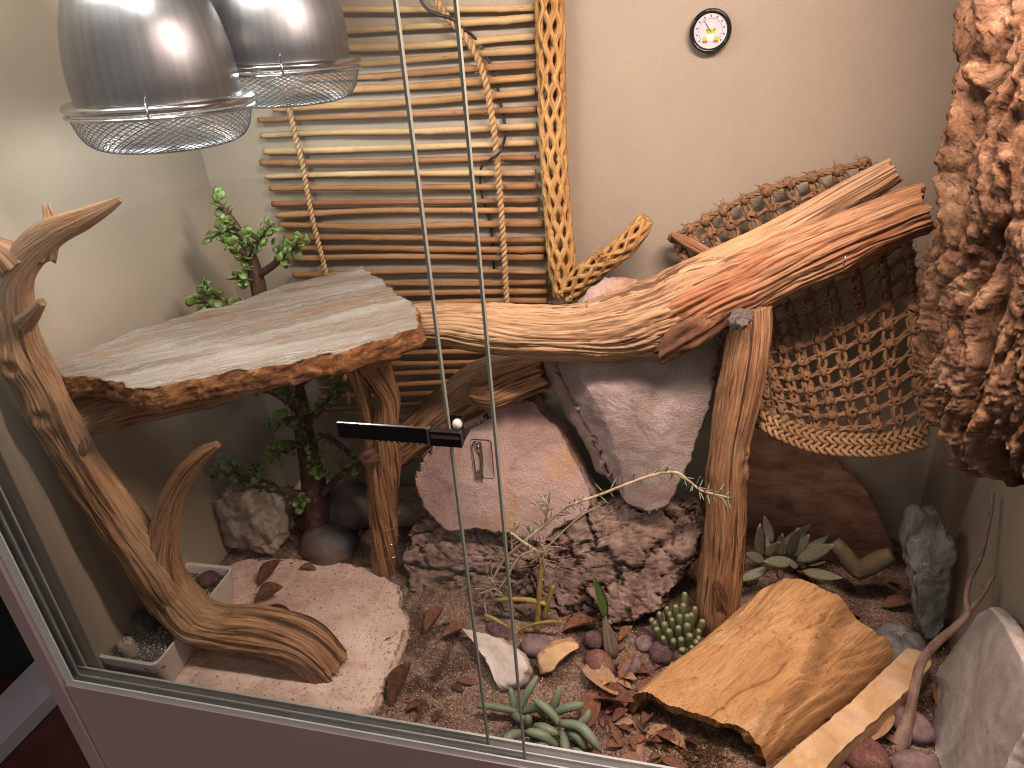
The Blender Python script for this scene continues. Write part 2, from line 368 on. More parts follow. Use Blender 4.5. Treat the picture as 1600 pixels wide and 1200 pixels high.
# ---------------------------------------------------------------- front frame
fr = thing('front_frame', (-.2, -.02, -.3), 'grey front board with glass track along the bottom of the terrarium', 'frame')
put('front_board', MB().box((-.851, -.018, -.3), (.46, .0105, -.0045)), m_board, fr, smooth=False)
put('corner_post', MB().box((-.878, -.022, -.3), (-.853, .0115, ZT)), m_board, fr, smooth=False)
tr = put('bottom_track', MB().box((-.851, -.0142, -.004), (.46, .0095, .0005)), m_groove, fr, smooth=False)
for a, b in ((-.0158, -.0138), (-.0045, -.0028), (.0072, .0102)):
    put('track_rib', MB().box((-.851, a, -.0042), (.46, b, .006)), m_plastic, tr, smooth=False)
ts = put('side_track', MB().box((-.8525, -.0142, .0062), (-.8475, .0105, ZT)), m_groove, fr, smooth=False)
for a, b in ((-.0158, -.0138), (-.0045, -.0028), (.0085, .0110)):
    put('track_rib', MB().box((-.852, a, .0062), (-.834, b, ZT)), m_plastic, ts, smooth=False)

# ---------------------------------------------------------------- glass doors
k = NT('door_glass'); k.n.remove(k.b)
tp = k.N('ShaderNodeBsdfTransparent'); tp.inputs[0].default_value = (.955, .972, .962, 1)
gl = k.N('ShaderNodeBsdfGlossy'); gl.inputs['Roughness'].default_value = .02; gl.inputs[0].default_value = (.9, .95, .93, 1)
df = k.N('ShaderNodeBsdfDiffuse'); df.inputs[0].default_value = (.62, .63, .60, 1)
fz = k.N('ShaderNodeFresnel'); fz.inputs[0].default_value = 1.38
m1 = k.N('ShaderNodeMixShader'); k.L(fz.outputs[0], m1.inputs[0]); k.L(tp.outputs[0], m1.inputs[1]); k.L(gl.outputs[0], m1.inputs[2])
co = k.N('ShaderNodeTexCoord').outputs['Object']
sm = k.rng(k.noise(co, 5, (1, 1, .6), 4, .6, 1.), .50, .75, .0, .075)
spk = k.rng(k.noise(co, 700, (1, 1, 1), 2), .70, .76, 0, .12)
m2 = k.N('ShaderNodeMixShader'); k.L(k.mathn('ADD', sm, spk), m2.inputs[0]); k.L(m1.outputs[0], m2.inputs[1]); k.L(df.outputs[0], m2.inputs[2]); k.L(m2.outputs[0], k.out.inputs[0])
m_glass = k.m
k = NT('glass_edge'); k.b.inputs['Base Color'].default_value = (*lin((124, 126, 116)), 1); k.b.inputs['Roughness'].default_value = .5; k.b.inputs['Specular IOR Level'].default_value = .2; m_edge = k.m
def pane_mb(x0, x1, y0, z0, z1):
    return MB().add([(x0, y0, z0), (x1, y0, z0), (x1, y0, z1), (x0, y0, z1)], [(0, 1, 2, 3)])
GX1 = (-0.2196,0.003,-0.0148)[0]
GX2 = (-0.1698,-0.0092,-0.0067)[0]
for nm, xe, y0, lb in (('glass_door', GX1, .003, 'rear sliding glass door whose right edge carries the black lock'), ('glass_door', GX2, -.0092, 'front sliding glass door with the clear finger pull near its edge')):
    g = thing(nm, (-.5, y0, .001), lb, 'glass door', 'sliding glass doors pushed to the left')
    put('pane', pane_mb(-.846, xe - .0006, y0 - .001, .0012, 1.04), m_glass, g, smooth=False)
    put('edge', MB().box((xe - .0005, y0 - .0026, .0012), (xe + .0018, y0 + .0026, 1.04)), m_edge, g, smooth=False)
# clear finger pull on the front door
k = NT('clear_acrylic'); k.b.inputs['Base Color'].default_value = (.95, .97, .97, 1); k.b.inputs['Transmission Weight'].default_value = 1; k.b.inputs['Roughness'].default_value = .03; k.b.inputs['IOR'].default_value = 1.4; m_acr = k.m
pc = np.array((-0.1829,-0.0125,0.4395))
fp = thing('finger_pull', tuple(pc), 'small clear plastic finger pull stuck on the front glass door', 'door pull')
def rrect(w_, h_, r_, n=6):
    o = []
    for cx, cz, a0 in ((w_ - r_, h_ - r_, 0), (-w_ + r_, h_ - r_, 90), (-w_ + r_, -h_ + r_, 180), (w_ - r_, -h_ + r_, 270)):
        for i in range(n): a = math.radians(a0 + 90 * i / (n - 1)); o.append((cx + r_ * math.cos(a), cz + r_ * math.sin(a)))
    return np.array(o)
def plate(mb, c, w_, h_, d, r_=.002):
    o = rrect(w_, h_, r_); rows = []
    for s_, y in ((.01, 0), (.94, 0), (1, .12), (1, .88), (.94, 1), (.01, 1)):
        rows.append([(c[0] + x * s_, c[1] - d * y, c[2] + z * s_) for x, z in o])
    return mb.grid(np.array(rows), cv=True)
put('base_plate', plate(MB(), pc, .0105, .022, .0015, .004), m_acr, fp)
put('grip', plate(MB(), pc + np.array([-.003, -.0016, 0]), .0045, .021, .009, .003), m_acr, fp)
# black ratchet lock on the rear door's edge
k = NT('black_lock'); k.b.inputs['Base Color'].default_value = (.012, .011, .012, 1); k.b.inputs['Roughness'].default_value = .22; k.b.inputs['Metallic'].default_value = .3; m_lock = k.m
k = NT('chrome'); k.b.inputs['Base Color'].default_value = (.75, .73, .72, 1); k.b.inputs['Roughness'].default_value = .15; k.b.inputs['Metallic'].default_value = 1; m_chrome = k.m
la, lb_ = np.array((-0.3241,-0.019,0.4619)), np.array((-0.1982,-0.019,0.4685))
lk = thing('showcase_lock', tuple(lb_), 'black ratchet lock bar with chrome head clipped to the glass edge', 'lock')
zc = (la[2] + lb_[2]) / 2; hh = .0078
bar = MB(); bar.box((la[0], -.0205, zc - hh), (lb_[0] - .034, -.0185, zc + hh)); put('lock_bar', bar, m_lock, lk, smooth=False)
put('bar_edge', MB().box((la[0], -.0207, zc + hh + .0002), (lb_[0] - .034, -.0184, zc + hh + .0012)), m_chrome, lk, smooth=False)
for i in range(16):
    x = la[0] + .030 + i * .0058; put('tooth', MB().box((x, -.0206, zc - hh - .0016), (x + .003, -.0186, zc - hh - .0001)), m_chrome, lk, smooth=False)
put('collar', MB().box((lb_[0] - .0336, -.0225, zc - hh - .001), (lb_[0] - .031, -.0165, zc + hh + .0015)), m_chrome, lk, smooth=False)
put('lock_head', MB().box((lb_[0] - .0307, -.0235, zc - hh), (lb_[0], -.0168, zc + hh)), m_lock, lk, smooth=False)
put('head_trim', MB().box((lb_[0] - .029, -.0242, zc + .001), (lb_[0] - .001, -.0236, zc + .004)), m_chrome, lk, smooth=False)
put('hook', MB().box((lb_[0] - .022, -.0166, zc - hh), (lb_[0] - .001, .0085, zc - hh + .002)).box((lb_[0] - .022, .0086, zc - hh), (lb_[0] - .008, .0105, zc + hh)), m_lock, lk, smooth=False)
kn = MB(); blob(kn, (lb_[0] - .006, -.012, zc + hh + .003), (.0048, .0048, .0052), 0, nu=12, nv=16); put('screw_knob', kn, m_white, lk)

# ================================================================ big wood and stones
m_wood_tan = wood('wood_tan', [(0, (142, 106, 76)), (.5, (172, 136, 102)), (1, (190, 158, 124))], crack=(80, 48, 28), pale=(198, 160, 116))
m_wood_red = wood('wood_red', [(0, (134, 92, 64)), (.5, (164, 120, 86)), (1, (186, 148, 112))], crack=(62, 36, 22), red=(148, 92, 60))
m_wood_drift = wood('wood_drift', [(0, (130, 92, 66)), (.5, (160, 118, 86)), (1, (186, 148, 114))], crack=(54, 34, 22), pale=(166, 138, 106))
m_wood_post = wood('wood_post', [(0, (126, 88, 60)), (.5, (154, 112, 78)), (1, (178, 138, 102))], crack=(56, 34, 20))
m_broken = mat('broken_wood', [(0, (46, 28, 20)), (.5, (100, 66, 46)), (1, (142, 102, 72))], 160, (1, 1, .2), rough=.9, bump=1, bdist=.002, bscale=300)
m_grey_knot = mat('grey_knot', [(0, (60, 48, 44)), (.5, (130, 112, 104)), (1, (190, 176, 166))], 220, rough=.9, bump=1, bdist=.002)

# main log across the middle, splitting into two prongs towards the right
lg = thing('driftwood_log', (-0.1696,0.345,0.3772), 'large tan driftwood log lying across the middle and splitting in two at right', 'log')
lm = MB()
limb(lm, [(-0.3906,0.335,0.4285,0.0286),(-0.3322,0.335,0.4283,0.0319),(-0.2571,0.335,0.4237,0.0368),(-0.1673,0.34,0.4187,0.0398),(-0.0974,0.345,0.4264,0.047),(-0.0301,0.35,0.4449,0.0545),(0.0179,0.355,0.471,0.0501),(0.0564,0.355,0.4907,0.0409)], seg=120, res=.0032, amp=.07, groove=.085, gf=4.2, seed=3, jag=.2, gs=2.2)
limb(lm, [(-0.1234,0.345,0.4369,0.0296),(-0.0561,0.36,0.4531,0.031),(0.0008,0.37,0.4865,0.027),(0.0553,0.375,0.5165,0.0239),(0.1145,0.38,0.5484,0.0216),(0.1701,0.385,0.5831,0.0195),(0.2027,0.385,0.604,0.0183),(0.2266,0.385,0.6198,0.0158)], seg=80, res=.0034, amp=.05, groove=.07, gf=3.4, seed=5, jag=.5, gs=2.2)
put('trunk', lm, m_wood_tan, lg)
lm = MB()
limb(lm, [(-0.075,0.335,0.4239,0.0343),(-0.0132,0.335,0.4495,0.0417),(0.041,0.335,0.4788,0.0405),(0.0926,0.34,0.5064,0.038),(0.149,0.345,0.5344,0.0355),(0.1964,0.35,0.5563,0.0333),(0.236,0.355,0.573,0.0321),(0.2573,0.355,0.5817,0.031)], seg=130, res=.0030, amp=.13, groove=.17, gf=2.8, seed=9, jag=.4, gs=2.2)
put('lower_prong', lm, m_wood_red, lg, label='redder, cracked lower half of the split log')
lm = MB()
limb(lm, [(0.0557,0.315,0.4798,0.0174),(0.019,0.305,0.4503,0.0209),(-0.0114,0.3,0.4304,0.0196),(-0.0331,0.297,0.4093,0.0107)], seg=48, res=.003, amp=.25, groove=.22, gf=2.6, seed=12, jag=1.1)
put('broken_stub', lm, m_broken, lg)
def wire_tie(path, parent, r=.0008):
    put('wire_tie', tube(MB(), path, r, 5), m_chrome, parent)
wire_tie([(0.1706,0.3,0.5436),(0.169,0.296,0.5403),(0.1699,0.3,0.5284),(0.1747,0.312,0.5168)], lg)

# left driftwood: foot on the flat stone, trunk along the left wall, prongs
dw = thing('forked_driftwood', (-0.6047,0.11,-0.0449), 'tall forked driftwood curving up from the flat stone along the left wall', 'driftwood')
t1 = MB()
limb(t1, [(-0.7258,0.094,0.0825,0.0352),(-0.7293,0.084,0.1521,0.0339),(-0.7442,0.076,0.2276,0.0308),(-0.7605,0.07,0.3047,0.028),(-0.7675,0.064,0.3828,0.0268),(-0.7676,0.06,0.4507,0.0266),(-0.7679,0.058,0.503,0.0235),(-0.7582,0.06,0.5511,0.0214),(-0.7426,0.064,0.5885,0.021),(-0.713,0.07,0.615,0.0178),(-0.6809,0.078,0.6343,0.0155),(-0.6479,0.088,0.6456,0.0119),(-0.6209,0.094,0.655,0.0076),(-0.6012,0.1,0.6637,0.0035)], seg=110, res=.003, amp=.08, groove=.12, gf=3.2, seed=21, jag=.5, gs=1.6, knots=((.50, 3.6, .024, .009), (.60, 3.3, .02, .010)))
put('trunk', t1, m_wood_drift, dw)
t2 = MB(); limb(t2, [(-0.5006,0.108,-0.0412,0.0347),(-0.5319,0.106,0.0058,0.038),(-0.5927,0.104,0.023,0.0372),(-0.656,0.1,0.0212,0.0348),(-0.7014,0.096,0.0383,0.0357),(-0.7213,0.092,0.0914,0.034),(-0.7203,0.092,0.1524,0.0276),(-0.6964,0.096,0.2098,0.0197),(-0.6655,0.1,0.268,0.0156),(-0.6319,0.104,0.3099,0.0135),(-0.604,0.108,0.3337,0.01),(-0.5819,0.112,0.3467,0.005)], seg=96, res=.003, amp=.06, groove=.11, gf=3.0, seed=23, jag=.6, gs=1.6); put('foot_and_prong', t2, m_wood_drift, dw)
t3 = MB(); limb(t3, [(-0.7074,0.076,0.6058,0.0144),(-0.6949,0.08,0.6266,0.0114),(-0.6872,0.084,0.6448,0.0077),(-0.6867,0.086,0.6619,0.0035)], seg=40, res=.003, seed=25, jag=.8); put('side_prong', t3, m_wood_drift, dw)
t4 = MB(); limb(t4, [(-0.727,0.06,0.5975,0.02),(-0.7376,0.06,0.6121,0.017),(-0.7564,0.058,0.6236,0.0127),(-0.7759,0.056,0.6336,0.0085)], seg=40, res=.003, seed=26); put('side_prong', t4, m_wood_drift, dw)
t5 = MB(); limb(t5, [(-0.7337,0.046,0.5377,0.0117),(-0.7107,0.042,0.5515,0.0086),(-0.6897,0.04,0.5664,0.0049)], seg=32, res=.002, seed=27, jag=.8); put('short_stub', t5, m_wood_drift, dw)
t6 = MB(); limb(t6, [(-0.773,0.075,0.3825,0.0263),(-0.7658,0.12,0.3765,0.0292),(-0.7382,0.17,0.3676,0.0287),(-0.6718,0.22,0.3613,0.024),(-0.59,0.26,0.3681,0.0187),(-0.5148,0.28,0.3826,0.013)], seg=64, res=.0035, amp=.1, groove=.12, seed=28, jag=.6); put('support_limb', t6, m_wood_drift, dw)
t7 = MB(); limb(t7, [(-0.7588,0.07,0.3626,0.0181),(-0.7474,0.064,0.3576,0.0139),(-0.7455,0.06,0.3486,0.0074)], seg=32, res=.002, amp=.3, groove=.2, seed=29, jag=.7); put('broken_knot', t7, m_broken, dw)

# twisted post carrying the slab
pt = thing('twisted_post', (-0.4988,0.3189,-0.0377), 'twisted forked wooden post standing under the right end of the slab', 'post')
p1 = MB(); limb(p1, [(-0.4993,0.325,-0.0475,0.0227),(-0.4884,0.322,0.0352,0.023),(-0.4753,0.318,0.1202,0.0253),(-0.4563,0.314,0.1999,0.0244),(-0.4406,0.308,0.2693,0.0196),(-0.4288,0.304,0.32,0.0171),(-0.4356,0.3,0.3558,0.0225),(-0.4405,0.296,0.3885,0.0276),(-0.4218,0.29,0.4141,0.027)], seg=80, res=.003, amp=.14, groove=.10, seed=31, twist=6, jag=.4, gs=2); put('main_stem', p1, m_wood_post, pt)
p2 = MB(); limb(p2, [(-0.4749,0.316,0.1724,0.0175),(-0.4714,0.308,0.2382,0.012),(-0.4668,0.302,0.2991,0.0106),(-0.4652,0.296,0.3511,0.0141),(-0.4626,0.292,0.3895,0.0184),(-0.4488,0.29,0.4111,0.0182)], seg=48, res=.003, amp=.12, groove=.1, seed=33, twist=4); put('side_stem', p2, m_wood_post, pt)
p3 = MB(); limb(p3, [(-0.4528,0.3,0.2259,0.0119),(-0.467,0.292,0.2228,0.0129),(-0.4813,0.288,0.2171,0.0089)], seg=36, res=.002, amp=.4, groove=.2, seed=34, jag=1); put('broken_knot', p3, m_broken, pt)
p4 = MB(); limb(p4, [(-0.428,0.288,0.4128,0.0162),(-0.4033,0.282,0.4242,0.0151),(-0.3845,0.278,0.4247,0.0079)], seg=40, res=.002, amp=.4, groove=.15, seed=35, jag=1); put('grey_burl', p4, m_grey_knot, pt)
for w_ in ([(-0.5049,0.312,0.0523),(-0.4876,0.302,0.0597),(-0.4664,0.3,0.0719),(-0.4534,0.312,0.0693)], [(-0.5118,0.314,0.0165),(-0.4943,0.304,0.0243),(-0.4728,0.302,0.0371),(-0.4595,0.314,0.0344)], [(-0.5175,0.316,-0.0116),(-0.5003,0.306,-0.0063),(-0.4788,0.304,0.004),(-0.4648,0.316,0.0041)]): wire_tie(w_, pt, .0006)

# right post
rp = thing('straight_post', (0.0566,0.2787,-0.0405), 'straight reddish wooden post holding up the right half of the log', 'post')
r1 = MB(); limb(r1, [(0.0633,0.288,-0.0557,0.0326),(0.0624,0.29,0.021,0.0326),(0.0637,0.294,0.1154,0.0305),(0.0629,0.296,0.1822,0.0278),(0.0594,0.298,0.2345,0.0272),(0.0611,0.3,0.2849,0.0258),(0.0668,0.302,0.343,0.0284),(0.0721,0.304,0.3979,0.0285),(0.0751,0.308,0.4404,0.0263),(0.0741,0.312,0.4746,0.0236)], seg=96, res=.0032, amp=.06, groove=.075, gf=3.6, seed=41, gs=1.6, jag=.3, knots=((.56, 4.4, .012, .006), (.62, 4.1, .010, .005)))
put('shaft', r1, m_wood_post, rp)
r2 = MB(); limb(r2, [(0.0556,0.285,0.4664,0.0116),(0.0619,0.274,0.4735,0.0122),(0.064,0.266,0.4792,0.0105)], seg=40, res=.002, amp=.3, groove=.15, seed=43, jag=.6); put('sawn_knot', r2, m_grey_knot, rp)
r3 = MB(); limb(r3, [(0.0727,0.27,0.0102,0.0095),(0.0642,0.262,0.0416,0.0102),(0.0561,0.258,0.0721,0.0055)], seg=30, res=.002, amp=.3, groove=.25, seed=44, jag=1.2); put('broken_knot', r3, m_broken, rp)

# forked branch behind the pink stone
fb = thing('forked_branch', (-0.3823,0.4,0.1757), 'weathered brown branch leaning behind the pink stone under the log', 'branch')
b1 = MB(); limb(b1, [(-0.5038,0.4,0.1422,0.0335),(-0.4391,0.405,0.1936,0.0325),(-0.3771,0.41,0.2505,0.0337),(-0.3198,0.415,0.2925,0.037),(-0.2667,0.42,0.3132,0.0364),(-0.1963,0.43,0.3229,0.032)], seg=72, res=.0035, amp=.08, groove=.12, seed=51, gs=2); put('stem', b1, m_wood_drift, fb)
b2 = MB(); limb(b2, [(-0.3178,0.368,0.3034,0.0217),(-0.2913,0.372,0.3028,0.0295),(-0.2569,0.38,0.316,0.0332),(-0.2083,0.39,0.333,0.0309)], seg=64, res=.003, amp=.1, groove=.1, seed=53, jag=.7); put('broken_limb', b2, m_wood_post, fb)

# ---------------------------------------------------------------- stones
def facets(cuts, seed=0, a=.0022, f=55):
    def w_(V):
        for p, n_ in cuts:
            n_ = np.array(n_, float); n_ /= np.linalg.norm(n_); d_ = (V - np.array(p)) @ n_; V = V - np.maximum(d_, 0)[..., None] * n_
        return V + np.stack([fbm(V * f + 9 * q, 4, seed + q) for q in range(3)], -1) * a
    return w_
def quartz(name, a, b, c, streak, amt, sc=18, st=(1, 1, 1), extra=(), rough=.75, bump=.6, bdist=.0012):
    return mat(name, [(0, a), (.5, b), (1, c)], sc, st, [(sc * .7, st, .5, .62, streak, amt), *extra], rough, min(1, bump * 1.2), bdist * 1.3, 300, (1, 1, 1), spec=.4, dist=.8)
# slab shelf
m_slab = quartz('slab_quartzite', (124, 112, 98), (158, 146, 132), (188, 180, 172), (144, 108, 74), .65, 18, (.16, 1.8, 1), [(260, (.10, 1.5, 1), .56, .66, (208, 204, 200), .6), (200, (.10, 1.5, 1), .57, .66, (104, 80, 58), .5), (600, (.5, 1, 1), .6, .68, (76, 62, 50), .5)], bump=1, bdist=.003)
ang = math.atan2(.42, .55)
sl = thing('stone_slab', (-0.5727,0.1584,0.42), 'long pale quartzite slab laid as a shelf over the driftwood', 'stone slab')
o_ = [(-0.8044,0.11,0.452),(-0.7797,0.1582,0.452),(-0.7651,0.2159,0.455),(-0.726,0.2591,0.455),(-0.7043,0.2932,0.458),(-0.6706,0.3109,0.458),(-0.6378,0.3794,0.46),(-0.6059,0.423,0.46),(-0.5785,0.4492,0.46),(-0.5253,0.4875,0.462),(-0.462,0.4225,0.46),(-0.3722,0.3234,0.46),(-0.3429,0.256,0.458),(-0.3798,0.2076,0.456),(-0.4186,0.1734,0.455),(-0.4709,0.1395,0.453),(-0.5439,0.1085,0.45),(-0.5802,0.0894,0.45),(-0.6112,0.0581,0.45),(-0.6448,0.0643,0.45),(-0.6822,0.0752,0.451),(-0.7157,0.0822,0.451),(-0.7624,0.079,0.452)]
sb = MB(); slab(sb, o_, (0, 0, 1), .03, .0045, .004, 45, .0022, 55, strata=.005, seed=61, levels=8, bev=.1, terr=.0012, tf=20)
ca, sa = math.cos(-.62), math.sin(-.62)
sb.r = [np.stack([V[:, 0] * ca - V[:, 1] * sa, V[:, 0] * sa + V[:, 1] * ca, V[:, 2]], 1) for V in sb.v]
m_slab_side = quartz('slab_side', (96, 56, 28), (150, 96, 52), (188, 140, 92), (70, 38, 20), .7, 60, (1, 1, 2.5), rough=.8, bump=1, bdist=.003)
so = put('slab_body', sb, m_slab, sl); so.data.materials.append(m_slab_side)
for p in so.data.polygons:
    n_, K_, l_ = sb.side; i_ = p.index // n_
    if K_ <= i_ < K_ + l_: p.material_index = 1

# flat stone on the floor at the front left
m_sand = mat('sandstone', [(0, (198, 166, 150)), (.5, (220, 192, 176)), (1, (232, 210, 196))], 20, layers=[(240, (1, 1, 1), .585, .64, (112, 84, 72), .8), (30, (1, 1, 1), .55, .7, (190, 152, 120), .6), (120, (1, 1, 1), .64, .7, (104, 84, 74), .6)], rough=.9, bump=.8, bdist=.0015, bscale=500, spec=.2)
o_ = [(-.795, .03, -.036), (-.70, .016, -.036), (-.60, .016, -.036), (-.45, .016, -.036)] + [(-0.4068,0.0485,-0.036),(-0.3999,0.1119,-0.036),(-0.407,0.1852,-0.036),(-0.4208,0.2292,-0.036),(-0.4592,0.2867,-0.036),(-0.5119,0.3216,-0.036),(-0.5775,0.3297,-0.036),(-0.7009,0.3204,-0.036),(-0.7738,0.3054,-0.036),(-0.7961,0.2725,-0.036)] + [(-.78, .19, -.036), (-.80, .10, -.036)]
fs = MB(); slab(fs, o_, (0, 0, 1), .034, .0045, .0022, 26, .0018, 60, strata=.004, seed=63, levels=8)
put('flat_stone', fs, m_sand, label='flat round-edged pink sandstone lying on the floor at front left', cat='stone')

# pink and yellow stone leaning in the middle
m_pink = quartz('pink_stone', (158, 128, 122), (190, 160, 150), (206, 180, 170), (196, 152, 100), .75, 8, (1, 1, .6), [(16, (1, 1, 1), .58, .68, (150, 104, 110), .6), (60, (1, 1, 1), .6, .72, (176, 108, 62), .5), (420, (1, 1, 1), .58, .66, (126, 98, 92), .55)], .85, 1, .003)
pk = MB(); slab(pk, [(-0.4301,0.335,0.1511),(-0.4159,0.355,0.1866),(-0.3781,0.372,0.2278),(-0.3128,0.385,0.2533),(-0.2739,0.4,0.289),(-0.2281,0.4,0.2803),(-0.1815,0.385,0.2345),(-0.1549,0.368,0.1909),(-0.1256,0.345,0.1435),(-0.1311,0.332,0.122),(-0.1751,0.32,0.0989),(-0.2047,0.308,0.0693),(-0.2273,0.308,0.0716),(-0.2775,0.31,0.0817),(-0.3155,0.312,0.0807),(-0.3657,0.312,0.0693),(-0.4078,0.322,0.0986)], (-.08, -.85, .5), .07, .0042, .004, 34, .003, 24, bulge=.022, strata=.0012, sf=60, seed=65, bev=.2, terr=.0012, tf=9, warpfn=facets([((-0.4137,0.326,0.1489), (-.75, -.6, .2)), ((-0.1494,0.325,0.1495), (.8, -.5, .25)), ((-0.2682,0.372,0.2727), (-.1, -.55, .83)), ((-0.2871,0.336,0.1763), (-.10, -.82, .55))], 165, .0014, 70))
put('pink_stone', pk, m_pink, label='pink and ochre stone slab leaning below the log behind the glass edge', cat='stone')
# wedge shaped stone
m_wedge = quartz('wedge_stone', (142, 124, 118), (172, 152, 144), (192, 174, 166), (158, 130, 116), .6, 14, (1, 1, 1), [(150, (1, 1, 1), .62, .7, (104, 84, 78), .5), (34, (1, 1, 1), .56, .7, (186, 172, 166), .5), (420, (1, 1, 1), .58, .66, (116, 98, 92), .5)], .85, 1, .0035)
wd = MB(); slab(wd, [(-0.2108,0.352,0.3598),(-0.201,0.365,0.3818),(-0.1007,0.375,0.4059),(0.012,0.375,0.4238),(0.0524,0.365,0.4153),(0.0515,0.352,0.3739),(0.0409,0.345,0.3279),(0.0205,0.335,0.2601),(0.0038,0.325,0.1998),(-0.0151,0.315,0.1537),(-0.0396,0.312,0.1404),(-0.0708,0.314,0.1472),(-0.1142,0.32,0.1804),(-0.1472,0.325,0.2365),(-0.1822,0.335,0.2936),(-0.2043,0.345,0.3293)], (-.05, -.9, .3), .10, .0042, .004, 30, .003, 22, bulge=.03, strata=.0012, sf=60, seed=67, bev=.2, terr=.0012, tf=8, warpfn=facets([((-0.0941,0.312,0.3072), (-.16, -.9, .36)), ((0.0134,0.318,0.321), (.62, -.72, .2)), ((-0.0706,0.308,0.1818), (-.55, -.75, -.1))], 167, .0018, 60))
put('wedge_stone', wd, m_wedge, label='large grey wedge-shaped stone point down under the log', cat='stone')
bk = MB(); blob(bk, (-0.104,0.45,0.4051), (.06, .04, .05), .3, 1.6, 69, 30, 40); put('pink_stone', bk, m_pink, label='rounded pale pink stone peeping out behind the top of the log', cat='stone')

# dark layered bark mound
m_mound = mat('bark_mound', [(0, (94, 76, 68)), (.5, (146, 122, 110)), (1, (180, 156, 142))], 60, layers=[(30, (1, 1, 1), .54, .66, (134, 94, 74), .6), (600, (1, 1, 1), .60, .68, (178, 150, 136), .7), (200, (1, 1, 1), .6, .68, (52, 36, 34), .6)], rough=.95, bump=1, bdist=.003, bscale=300, spec=.15)
md = MB(); O = np.array([(-0.4586,0.313,-0.0094),(-0.4414,0.345,0.057),(-0.3787,0.36,0.0931),(-0.2892,0.36,0.0962),(-0.2127,0.355,0.0954),(-0.1402,0.36,0.1124),(-0.0603,0.365,0.1273),(0.0173,0.362,0.1281),(0.0357,0.345,0.1043),(0.0321,0.318,0.0669),(0.0055,0.302,0.0331),(-0.0116,0.282,-0.0025),(-0.0508,0.27,-0.0277),(-0.1194,0.262,-0.0546),(-0.1917,0.262,-0.0674),(-0.2676,0.266,-0.075),(-0.347,0.274,-0.0737),(-0.4247,0.286,-0.0662)])
def mwarp(V):
    n_ = np.array([-.05, -.7, .7]); q = V * np.array([8, 10, 17.]) + .7 * fbm(V * 22, 4, 4)[..., None]
    d1, d2, c1 = worley(q, 71); q2 = V * np.array([22, 30, 50.]) + .9 * fbm(V * 45, 4, 5)[..., None]; e1, e2, c2 = worley(q2, 72)
    h = c1 * .028 - .020 * (1 - sstep(0, .09, d2 - d1)) + c2 * .006 - .006 * (1 - sstep(0, .10, e2 - e1)) + fbm(V * 130, 4, 73) * .0022
    return V + n_ * (h - .008)[..., None]
slab(md, O, (-.05, -.7, .7), .09, .0032, .008, 30, .006, 22, bulge=.018, strata=.006, seed=70, warpfn=mwarp, levels=10)
put('bark_mound', md, m_mound, label='dark purplish slab of layered bark below the leaning stones', cat='bark')

# brown disc stone against the back wall at right
m_disc = quartz('disc_stone', (118, 84, 66), (150, 112, 90), (170, 132, 108), (96, 66, 50), .5, 16, (1, 1, 3), [(110, (.6, .6, 2.4), .62, .68, (62, 34, 28), .8)], .8, .5, .001)
dc = MB(); slab(dc, [(0.068,0.455,-0.0598),(0.0601,0.49,0.0778),(0.0762,0.51,0.1564),(0.1099,0.515,0.1833),(0.1657,0.515,0.1727),(0.2261,0.508,0.1499),(0.2832,0.495,0.1028),(0.3217,0.478,0.0467),(0.343,0.46,-0.0151),(0.2536,0.456,-0.0487)], (0, -.93, .36), .02, .0055, .003, 30, .002, 30, seed=75); put('disc_stone', dc, m_disc, label='thin brown speckled stone disc leaning on the back wall behind the post', cat='stone')
# slate standing by the right wall
m_slate = quartz('green_slate', (80, 80, 76), (112, 112, 106), (146, 144, 136), (100, 90, 74), .5, 22, (1, 1, .5), [(80, (1, 1, .3), .62, .68, (196, 190, 180), .7)], .7, .9, .002)
st = MB(); slab(st, [(0.3062,0.325,0.1763),(0.3154,0.33,0.1844),(0.3265,0.33,0.1748),(0.3403,0.33,0.1764),(0.3524,0.325,0.1546),(0.3669,0.32,0.133),(0.3686,0.312,0.1007),(0.3678,0.302,0.0576),(0.3663,0.285,0.0081),(0.3491,0.28,-0.0108),(0.3325,0.288,0.0296),(0.3168,0.3,0.081),(0.3024,0.315,0.1288)], (-.55, -.8, .1), .028, .0035, .004, 50, .006, 45, bulge=.006, strata=.002, seed=77, terr=.0012, tf=18); put('slate_stone', st, m_slate, label='upright grey-green slate stone standing near the right wall', cat='stone')
# grey slab leaning on the right wall at the front
m_grey = quartz('grey_slab', (132, 122, 116), (160, 150, 142), (180, 170, 162), (142, 130, 120), .4, 24, (1, 1, .5), [(500, (1, 1, .3), .56, .7, (186, 178, 170), .5), (400, (1, 1, .3), .6, .7, (92, 84, 78), .5)], .75, .5, .001)
rs = thing('grey_slab', (.35, .12, -.055), 'grey speckled stone slab leaning on the right wall at the front', 'stone slab')
o_ = [(.333, .03, -.055), (.330, .14, -.055)] + [(0.3513,0.2321,-0.0445)] + [(0.338,0.2096,0.006),(0.352,0.2032,0.09),(0.362,0.1838,0.1523),(0.366,0.123,0.1608),(0.366,0.054,0.1616)] + [(.352, .03, .12)]
gs_ = MB(); slab(gs_, o_, (-.96, 0, .25), .02, .004, .0025, 50, .0012, 50, strata=.0012, seed=79); go = put('slab_body', gs_, m_grey, rs)
m_greyedge = quartz('grey_slab_edge', (180, 164, 154), (204, 188, 178), (220, 206, 196), (170, 150, 140), .4, 40, rough=.85, bump=1); go.data.materials.append(m_greyedge)
for p in go.data.polygons:
    if p.normal.x > -.75 and p.normal.x < .7: p.material_index = 1
